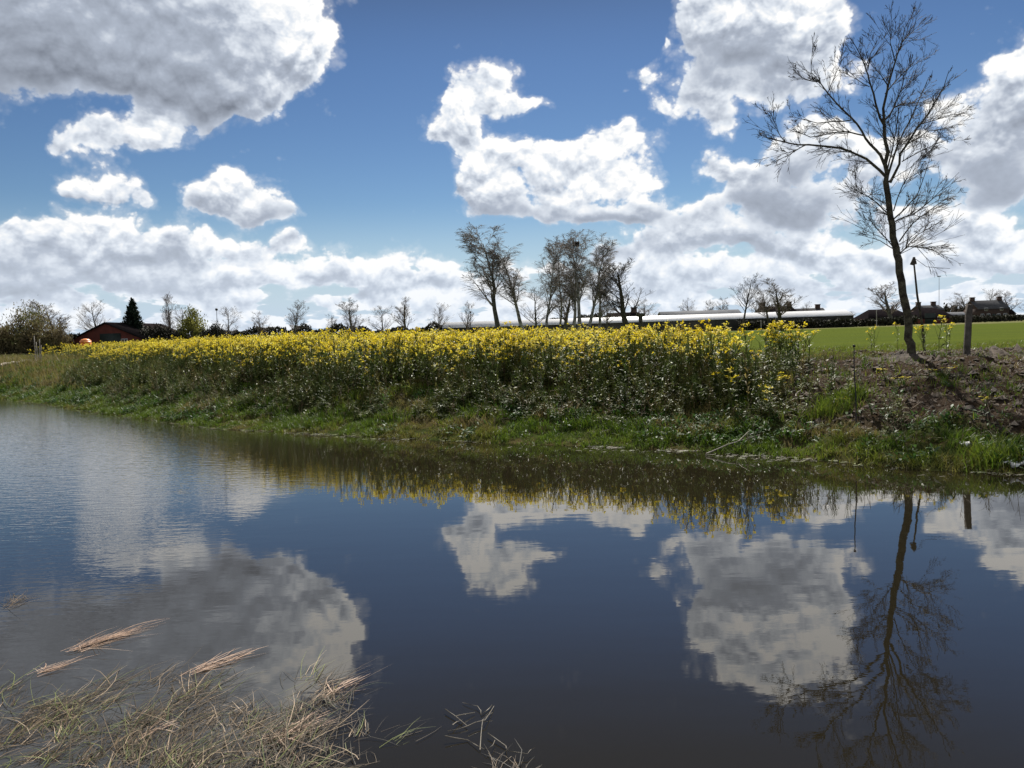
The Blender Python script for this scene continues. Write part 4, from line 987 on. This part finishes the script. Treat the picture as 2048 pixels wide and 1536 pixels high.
# ------------------------------------------------------------------ buildings
def gabled(name, label, cat, x0, x1, y_eave, y_ridge, Y, wall_m, roof_m, depth=7., chimneys=(), windows=(), door=None, hip=0., group=None, gable_front=False, roof_over=.25, eave_x=None):
    a = at(x0, 668, Y).x; b = at(x1, 668, Y).x; xm = (x0+x1)/2; ze = at(xm, y_eave, Y).z; zr = at(xm, y_ridge, Y+(0 if gable_front else depth/2)).z
    o = Vector(((a+b)/2, Y, PLAT)); e = empty(name, o, label, cat, group); w = (b-a)/2; he = ze-PLAT; hr = zr-PLAT
    m = MB(); r = MB()
    if gable_front:
        V = [(-w, 0, -.2), (w, 0, -.2), (w, 0, he), (-w, 0, he), (0, 0, hr), (-w, depth, -.2), (w, depth, -.2), (w, depth, he), (-w, depth, he), (0, depth, hr)]
        m.quads(V, [(0, 1, 2, 3), (3, 2, 4, 4)] and [(0, 1, 2, 3), (5, 8, 7, 6), (0, 3, 8, 5), (1, 6, 7, 2)])
        m.quads([(-w, 0, he), (w, 0, he), (w*.02, 0, hr-.02), (-w*.02, 0, hr-.02), (-w, depth, he), (w, depth, he), (w*.02, depth, hr-.02), (-w*.02, depth, hr-.02)], [(0, 1, 2, 3), (5, 4, 7, 6)])
        for s in (-1, 1):
            x_e = s*(w+roof_over); z_e = he-roof_over*(hr-he)/w
            V = [(0, -.4, hr+.02), (x_e, -.4, z_e), (x_e, depth+.4, z_e), (0, depth+.4, hr+.02), (0, -.4, hr+.2), (x_e, -.4, z_e+.18), (x_e, depth+.4, z_e+.18), (0, depth+.4, hr+.2)]
            r.quads(V, [(0, 1, 2, 3), (4, 7, 6, 5), (0, 4, 5, 1), (1, 5, 6, 2), (2, 6, 7, 3)])
    else:
        m.box(-w, w, 0, depth, -.2, he)
        m.quads([(-w, 0, he), (-w, depth, he), (-w, depth/2+.02, hr-.05), (-w, depth/2-.02, hr-.05), (w, 0, he), (w, depth, he), (w, depth/2+.02, hr-.05), (w, depth/2-.02, hr-.05)], [(0, 1, 2, 3), (5, 4, 7, 6)]) if hip == 0 else None
        k = w+roof_over; t = .12
        for s, yy in ((-1, 0.), (1, depth)):
            ye_ = yy+s*roof_over; zee = he-roof_over*(hr-he)/(depth/2)
            V = [(-k, ye_, zee), (k, ye_, zee), (k-hip, depth/2, hr), (-k+hip, depth/2, hr), (-k, ye_, zee+t), (k, ye_, zee+t), (k-hip, depth/2, hr+t), (-k+hip, depth/2, hr+t)]
            r.quads(V, [(0, 1, 2, 3), (4, 7, 6, 5), (0, 4, 5, 1), (1, 5, 6, 2), (0, 3, 7, 4)])
        if hip:
            for s in (-1, 1):
                r.quads([(s*k, -roof_over, he-.1), (s*k, depth+roof_over, he-.1), (s*(k-hip), depth/2+.02, hr+t), (s*(k-hip), depth/2-.02, hr+t)], [(0, 1, 2, 3)])
    m.build('wall', wall_m, e); ro = r.build('roof', roof_m, e)
    for cx in chimneys:
        c = MB(); X = cx*w; dy = depth/2 if not gable_front else depth*.4
        c.box(X-.55, X+.55, dy-.45, dy+.45, hr-.6, hr+.95); c.box(X-.65, X+.65, dy-.55, dy+.55, hr+.953, hr+1.12); c.build('chimney', M_brickdark, ro)
    for (wx, wz, ww, wh) in windows:
        f = MB(); X = wx*w; f.box(X-ww/2, X+ww/2, -.06, -.003, wz, wz+wh); fo = f.build('window', M_frame, e)
        g_ = MB(); g_.box(X-ww/2+.09, X-.04, -.075, -.062, wz+.09, wz+wh-.09); g_.box(X+.04, X+ww/2-.09, -.075, -.062, wz+.09, wz+wh-.09); g_.build('pane', M_glass, fo)
    if door:
        dx, dw, dh = door; dd = MB(); dd.box(dx*w-dw/2, dx*w+dw/2, -.07, -.003, -.05, dh); dd.build('door', M_door, e)
    return e
M_brickdark = mat('dark_brick', (.06, .04, .035), .9, (.09, .06, .05), 3)
M_frame = mat('window_frame', (.6, .6, .58), .5)
M_glass = mat('glass', (.03, .035, .04), .08, spec=.6)
M_door = mat('door_green', (.03, .04, .035), .6)
M_redwall = mat('red_boards', (.17, .045, .032), .85, (.11, .032, .025), 1.2)
M_darkroof = mat('dark_tiles', (.022, .018, .018), .97, (.014, .012, .014), 1.5, spec=.0)
M_greyroof = mat('grey_tiles', (.10, .10, .105), .9, (.075, .075, .08), 1.5, spec=.1)
M_brick = mat('brick_wall', (.075, .048, .038), .9, (.05, .035, .030), 2)
M_paleroof = mat('pale_sheet', (.22, .225, .24), .8, (.18, .185, .20), .8, spec=.1)
M_whiteroof = mat('white_sheet', (.86, .86, .86), .5, (.72, .72, .73), .12, spec=.5)
M_lightwall = mat('light_render', (.36, .34, .30), .85, (.28, .26, .22), 1.5)
e = gabled('barn', 'dark red wooden barn with a low gable, at left beyond the flowers', 'barn', 133, 292, 683, 647, 116, M_redwall, M_darkroof, 18, gable_front=True, windows=((.45, 1., .9, .8),), door=(.1, 3.0, 2.6))
gabled('house', 'dark-roofed house with a chimney at each end, behind the white roof', 'house', 1523, 1600, 630, 613, 205, M_brick, M_darkroof, 8, (-.72, .72), ((-.6, 1., 1.1, 1.3), (-.1, 1., 1.1, 1.3), (.6, 1., 1.1, 1.3)), (.3, 1., 2.1), hip=1.1)
gabled('house', 'smaller grey-roofed house with one chimney, right of the two-chimneyed one', 'house', 1602, 1655, 630, 617, 212, M_brick, M_greyroof, 7, (.65,), ((-.5, 1., 1., 1.2), (.4, 1., 1., 1.2)))
gabled('house', 'rightmost house with grey roof, end chimneys and dark brick front, behind the wooden post', 'house', 1957, 2018, 617, 601, 230, M_brick, M_greyroof, 8, (-.9, .9), ((-.75, .8, 1., 1.4), (-.35, .8, 1., 1.4), (.3, .8, 1., 1.4), (.75, .8, 1., 1.4), (-.5, 3.0, .9, .9), (.5, 3.0, .9, .9)), (0, 1., 2.1))
gabled('shed', 'small outbuilding attached to the right of the rightmost house', 'shed', 2018, 2030, 627, 619, 231, M_brick, M_darkroof, 4)
gabled('barn', 'brown hipped barn left of the big leaning trunk', 'barn', 1738, 1826, 636, 619, 185, M_redwall, M_darkroof, 9, hip=2.2, windows=((-.3, 1., 1., .8), (.5, 1., 1., .8)))
gabled('barn', 'dark red-brown barn with sloping roof right of the leaning pole', 'barn', 1838, 1912, 636, 616, 180, M_redwall, M_darkroof, 9, hip=2.6, windows=((.1, .8, .8, .8),), door=(-.4, 2.4, 2.4))
gabled('house', 'house showing only its grey ridge and two small chimneys above the dark barn', 'house', 1846, 1888, 620, 611, 225, M_brick, M_greyroof, 7, (-.85, .6))
gabled('shed', 'low whitish shed between the dark barn and the wooden post', 'shed', 1902, 1936, 632, 625, 190, M_lightwall, M_paleroof, 5, door=(.3, 1., 1.9))
gabled('house', 'low dark house with a broad roof right of the birches', 'house', 1213, 1292, 642, 626, 160, M_brickdark, M_darkroof, 7, (.55,), ((-.4, .8, 1., .9), (.2, .8, 1., .9)), hip=1.)
gabled('barn', 'long grey-roofed shed behind the middle of the white roof', 'barn', 1328, 1486, 634, 622, 172, M_lightwall, M_paleroof, 8, windows=((-.5, .8, 1.2, .8), (0, .8, 1.2, .8), (.5, .8, 1.2, .8)))
# the long low building with the glaring white roof: a roof pitch that throws the sun at the camera
def long_roof():
    Y = 148; a = at(885, 668, Y).x; b = at(1712, 668, Y).x; ze = at(1300, 643.5, Y).z; pitch = math.tan(rad(22)); dep = 2.6
    e = empty('livestock_shed', ((a+b)/2, Y, PLAT), 'very long low shed whose white roof glares in the sun along the horizon', 'shed'); w = (b-a)/2; he = ze-PLAT; hr = he+dep*pitch
    m = MB(); m.box(-w+.3, w-.3, .5, dep*2-.5, -.2, he-.02+.2*pitch); m.build('wall', mat('shed_wall', (.05, .05, .042), .9, (.09, .085, .07), .4), e)
    r = MB()
    for s in (0, 1):
        y0 = 0 if s == 0 else dep*2; t = .06
        V = [(-w, y0, he), (w, y0, he), (w-.8, dep, hr), (-w, dep, hr), (-w, y0, he+t), (w, y0, he+t), (w-.8, dep, hr+t), (-w, dep, hr+t)]
        r.quads(V, [(0, 1, 2, 3), (4, 7, 6, 5), (0, 4, 5, 1), (1, 5, 6, 2), (0, 3, 7, 4)])
    r.build('roof', M_whiteroof, e)
    n = int(2*w/5)
    for i in range(n+1):
        p = MB(); x = -w+.4+i*(2*w-.8)/n; p.box(x-.08, x+.08, .25, .41, -.1, he+.08); p.build('pillar', M_post, e)
long_roof()
# thin white posts at the far edge of the meadow
for i, (x, y0, y1, lab) in enumerate([(1753, 620, 650, 'thin pale post at the far meadow edge left of the leaning trunk'), (1522, 640, 658, 'thin pale post at the far meadow edge below the two-chimneyed house')]):
    Y = 128; t = at(x, y0, Y); o = MB(); o.tube([(0, 0, -.1), (0, 0, (t.z-PLAT)*.5), (0, 0, t.z-PLAT)], [.07, .07, .06], 6); q = o.build('marker_post', M_lightwall); q.location = (t.x, Y, PLAT); tag(q, lab, 'post', 'pale posts beyond the meadow')
o = MB(); p = at(1281, 668, 90)
t = at(1281, 633, 60); m = MB(); m.tube([(0, 0, -.1), (0, 0, (t.z-PLAT)*.6), (0, 0, t.z-PLAT)], [.16, .16, .15], 8); m.box(-.3, .3, -.1, .1, t.z-PLAT-.02, t.z-PLAT+.25); q = m.build('dark_post', M_bark); q.location = (t.x, 60, PLAT); tag(q, 'thick dark post with a wide head in front of the low dark house', 'post')
# orange bin
def bin_():
    Y = 88; c = at(172, 698, Y); c.z = PLAT; h = at(172, 677, Y).z-PLAT; e = empty('orange_bin', c, 'bright orange rounded bin beside the red barn, just above the flowers', 'bin')
    m = MB(); prof = [(0, .50), (.1, .56), (h*.5, .58), (h*.78, .57)]; m.tube([(0, 0, z) for z, _ in prof], [r for _, r in prof], 14); m.build('body', mat('orange_plastic', (.75, .16, .03), .45), e, True)
    l = MB(); l.tube([(0, 0, h*.78+.01), (0, 0, h*.86), (0, 0, h*.96), (0, 0, h)], [.60, .56, .36, .08], 14); l.build('lid', mat('orange_lid', (.80, .26, .08), .4), e, True)
bin_()

# ------------------------------------------------------------------ left bank weeds
def left_weeds():
    n = 30000; x = RS.uniform(-38, -15, n); y = RS.uniform(30, 52, n); k = visible(x, y, 1) & (y-ye(x) > 1.6) & (x < -.53*y+1.5*(fbm(x*.5, y*.5, 3, 77)-.5)); x, y = x[k], y[k]; n = len(x)
    V, Qb = blades(np.stack([x, y, z_of(x, y)-.02], 1), RS.uniform(0, 6.28, n), RS.uniform(.15, .6, n), np.abs(RS.normal(.2, .2, n)), RS.uniform(.012, .03, n), .4)
    tag(mesh_np('brown_weeds', V, Qb, M_grass, tint=np.repeat(np.clip(RS.normal(.72, .17, n), 0, 1), 6)), 'patch of brownish dry weeds on the bank top at far left', 'weeds', kind='stuff')
left_weeds()

def dead_stems():
    # dry upright stalks among the bank plants
    n = 420; x = RS.uniform(-14, 8, n); s = RS.uniform(.3, 4.5, n); y = ye(x)+s; z = z_of(x, y); h = RS.uniform(.25, .75, n)*np.where(x > 4, .8, 1)
    P0 = np.stack([x, y, z-.02], 1); P1 = P0+np.stack([RS.normal(0, .12, n), RS.normal(0, .12, n), h], 1)
    V, Q_ = seg_mesh(P0, P1, np.full(n, .0045), np.full(n, .0025), 3)
    nb = 4; Pb = np.repeat(P0, nb, 0)+np.repeat(P1-P0, nb, 0)*RS.uniform(.4, 1, (n*nb, 1)); Pe = Pb+np.stack([RS.normal(0, .08, n*nb), RS.normal(0, .08, n*nb), RS.uniform(.02, .14, n*nb)], 1)
    V2, Q2 = seg_mesh(Pb, Pe, np.full(n*nb, .003), np.full(n*nb, .0015), 3)
    tag(mesh_np('dry_stalks', np.concatenate([V, V2]), np.concatenate([Q_, Q2+len(V)]), M_straw, tint=RS.choice([.1, .3, .5], len(V)+len(V2))), 'sparse dry brown stalks sticking up among the bank weeds', 'weeds', kind='stuff')
dead_stems()

# ------------------------------------------------------------------ foreground: drowned grass along the near edge
FD = on_z(330, 1245, 0)-on_z(180, 1340, 0); FH = math.atan2(FD.x, FD.y)
def strands(P, head, length, lean, width, bend):
    """limp four-point strands that curl sideways as they lie"""
    n = len(P); V = []; p = P.copy(); h = head.copy(); l = lean.copy()
    for i in range(4):
        w = np.stack([np.cos(h), -np.sin(h), np.zeros(n)], 1)*(width*(.5, .45, .35, .08)[i])[:, None]
        V += [p-w, p+w]
        p = p+np.stack([np.sin(h)*np.sin(l), np.cos(h)*np.sin(l), np.cos(l)], 1)*(length/3)[:, None]; h = h+bend*RS.uniform(.4, 1.6, n); l = np.minimum(l+RS.uniform(.0, .25, n), 1.62)
    V = np.stack(V, 1).reshape(-1, 3)
    Q = ((np.arange(n)*8)[:, None, None]+np.array([(0, 1, 3, 2), (2, 3, 5, 4), (4, 5, 7, 6)])[None]).reshape(-1, 4)
    return V, Q
def drowned_grass():
    rs = np.random.RandomState(3)
    # mats given by photo regions (centre px, radius px, number of blades, share of green)
    regs = [(60, 1500, 150, 60, 1300, .6), (250, 1490, 160, 60, 1300, .35), (420, 1420, 130, 55, 1000, .3), (600, 1500, 130, 45, 1300, .45), (120, 1410, 130, 50, 420, .4),
            (640, 1400, 80, 30, 260, .4), (330, 1370, 100, 35, 260, .2), (560, 1440, 90, 30, 360, .3), (1020, 1562, 140, 16, 170, .5), (20, 1390, 60, 50, 260, .3), (380, 1530, 260, 30, 1500, .45), (60, 1210, 60, 22, 50, .5)]
    V = []; Qs = []; T = []; o = 0
    for cx, cy, rx, ry, n, gr in regs:
        # little tussocks inside each mat
        nt = max(2, n//58); tx = rs.normal(cx, rx*.55, nt); ty = rs.normal(cy, ry*.6, nt)
        P = []; hd = []; ti = []; ln = []
        for k in range(nt):
            c = on_z(tx[k], ty[k], 0.0); th = FH+rs.normal(0, .35); dry = rs.rand(); sc_ = rs.uniform(.55, 1.3)
            for j in range(int(rs.uniform(16, 75))):
                P.append((c.x+rs.normal(0, .055)*sc_, c.y+rs.normal(0, .045)*sc_, rs.uniform(-.03, .012))); hd.append(th+rs.normal(0, .25 if rs.rand() < .72 else 1.6))
                ti.append(rs.choice([.78, .84, .97]) if rs.rand() < gr*(.75 if dry > .6 else .08) else rs.choice([.0, .1, .2, .35, .55], p=[.30, .26, .24, .14, .06])); ln.append(rs.uniform(.06, .30)*sc_)
        P = np.array(P); hd = np.array(hd); ln = np.array(ln); n_ = len(P)
        v, q = strands(P, hd, ln*1.25, np.clip(rs.normal(1.47, .13, n_), .5, 1.57), rs.uniform(.0018, .0052, n_), rs.normal(0, .20, n_))
        v[:, 2] = np.maximum(v[:, 2], -.05); V.append(v); Qs.append(q+o); o += len(v); T.append(np.repeat(np.array(ti), 8))
    tag(mesh_np('drowned_grass', np.concatenate(V), np.concatenate(Qs), M_straw, tint=np.concatenate(T)), 'matted half-drowned grass blades lying in the shallow water in the foreground', 'grass', kind='stuff')
drowned_grass()
def straw_bundle(label, px0, py0, px1, py1, w, n, seed):
    rs = np.random.RandomState(seed); a = on_z(px0, py0, .0); b = on_z(px1, py1, .0); d = b-a; L = d.length; h = math.atan2(d.x, d.y)
    n = n//3+6; t = rs.rand(n)**1.2*.6; P = np.stack([d.x*t+rs.normal(0, w, n)*1.3, d.y*t+rs.normal(0, w, n)*1.3, rs.uniform(-.008, .016, n)], 1)
    v, q = strands(P, h+rs.normal(0, .12, n)*np.where(rs.rand(n) < .25, 5, 1), L*rs.uniform(.18, .85, n)*(1-t*.6), np.clip(rs.normal(1.51, .05, n), 1.2, 1.57), rs.uniform(.003, .0085, n), rs.normal(0, .12, n))
    n2 = n//3; P2 = np.stack([d.x*.2+rs.normal(0, w*1.6, n2), d.y*.2+rs.normal(0, w*1.6, n2), rs.uniform(0, .01, n2)], 1)
    v2, q2 = blades(P2, rs.uniform(0, 6.28, n2), L*rs.uniform(.08, .18, n2), rs.uniform(.3, 1.2, n2), rs.uniform(.002, .004, n2), .3)
    o = mesh_np('straw_bundle', np.concatenate([v, v2]), np.concatenate([q, q2+len(v)]), M_pink, tint=np.concatenate([np.repeat(rs.rand(n)**1.3, 8), np.repeat(rs.rand(n2), 6)])); o.location = a
    tag(o, label, 'straw', 'pale straw bundles lying in the near water')
straw_bundle('pale pinkish bundle of flattened reeds, the farthest one lying in the near water', 135, 1305, 325, 1243, .025, 170, 1)
straw_bundle('thin trail of pale reeds just below the farthest bundle, at left', 65, 1350, 190, 1312, .018, 80, 2)
straw_bundle('pinkish reed bundle in the middle of the drowned grass', 372, 1352, 520, 1298, .018, 120, 3)
straw_bundle('broad pale pink reed bundle, the nearest one, above the bottom edge', 535, 1490, 655, 1425, .035, 190, 4)
straw_bundle('loose straws left of the nearest pale bundle', 275, 1478, 372, 1436, .02, 50, 5)
straw_bundle('greenish-pale blades fanning out at the right end of the drowned grass', 640, 1400, 735, 1352, .02, 60, 6)
def twigs():
    c = on_z(945, 1500, 0); rs = random.Random(4); m = MB()
    L = [[(985, 1410), (962, 1430), (955, 1412), (925, 1405)], [(890, 1418), (935, 1452), (895, 1462)], [(935, 1452), (970, 1440), (988, 1412)], [(890, 1472), (935, 1480), (972, 1500), (990, 1480)], [(975, 1466), (1012, 1492), (1018, 1502), (1055, 1508), (1070, 1495)], [(960, 1500), (965, 1440), (985, 1425)], [(912, 1432), (950, 1425)], [(905, 1450), (925, 1440)]]
    for l in L:
        pts = [on_z(x, y, .004+rs.uniform(0, .03))-c for x, y in l]; q = []
        for i in range(len(pts)-1): q += [pts[i], pts[i].lerp(pts[i+1], .5)+Vector((rs.gauss(0, .006), rs.gauss(0, .006), 0))]
        q.append(pts[-1]); m.tube(q, [.0028*(1-.6*i/len(q)) for i in range(len(q))], 5)
    o = m.build('drowned_twig', mat('wet_twig', (.16, .14, .11), .5)); o.location = c; tag(o, 'forked grey twig poking out of the dark water at bottom centre', 'twig')
twigs()
def near_bank_grass():
    n = 9000; rs = np.random.RandomState(8); x = rs.uniform(-5, 4, n); y = rs.uniform(-1, 4.0, n); z = z_of(x, y); k = z > -.02; x, y, z = x[k], y[k], z[k]; n = len(x)
    k = (y < 3.1) ; x, y, z = x[k], y[k], z[k]; n = len(x)
    v, q = blades(np.stack([x, y, z-.01], 1), rs.uniform(0, 6.28, n), rs.uniform(.05, .16, n), np.abs(rs.normal(.6, .3, n)), rs.uniform(.003, .007, n), .5)
    tag(mesh_np('near_bank_grass', v, q, M_grass, tint=np.repeat(np.clip(rs.normal(.5, .2, n), 0, 1), 6)), 'grass on the near bank below the bottom edge', 'grass', kind='stuff')
near_bank_grass()
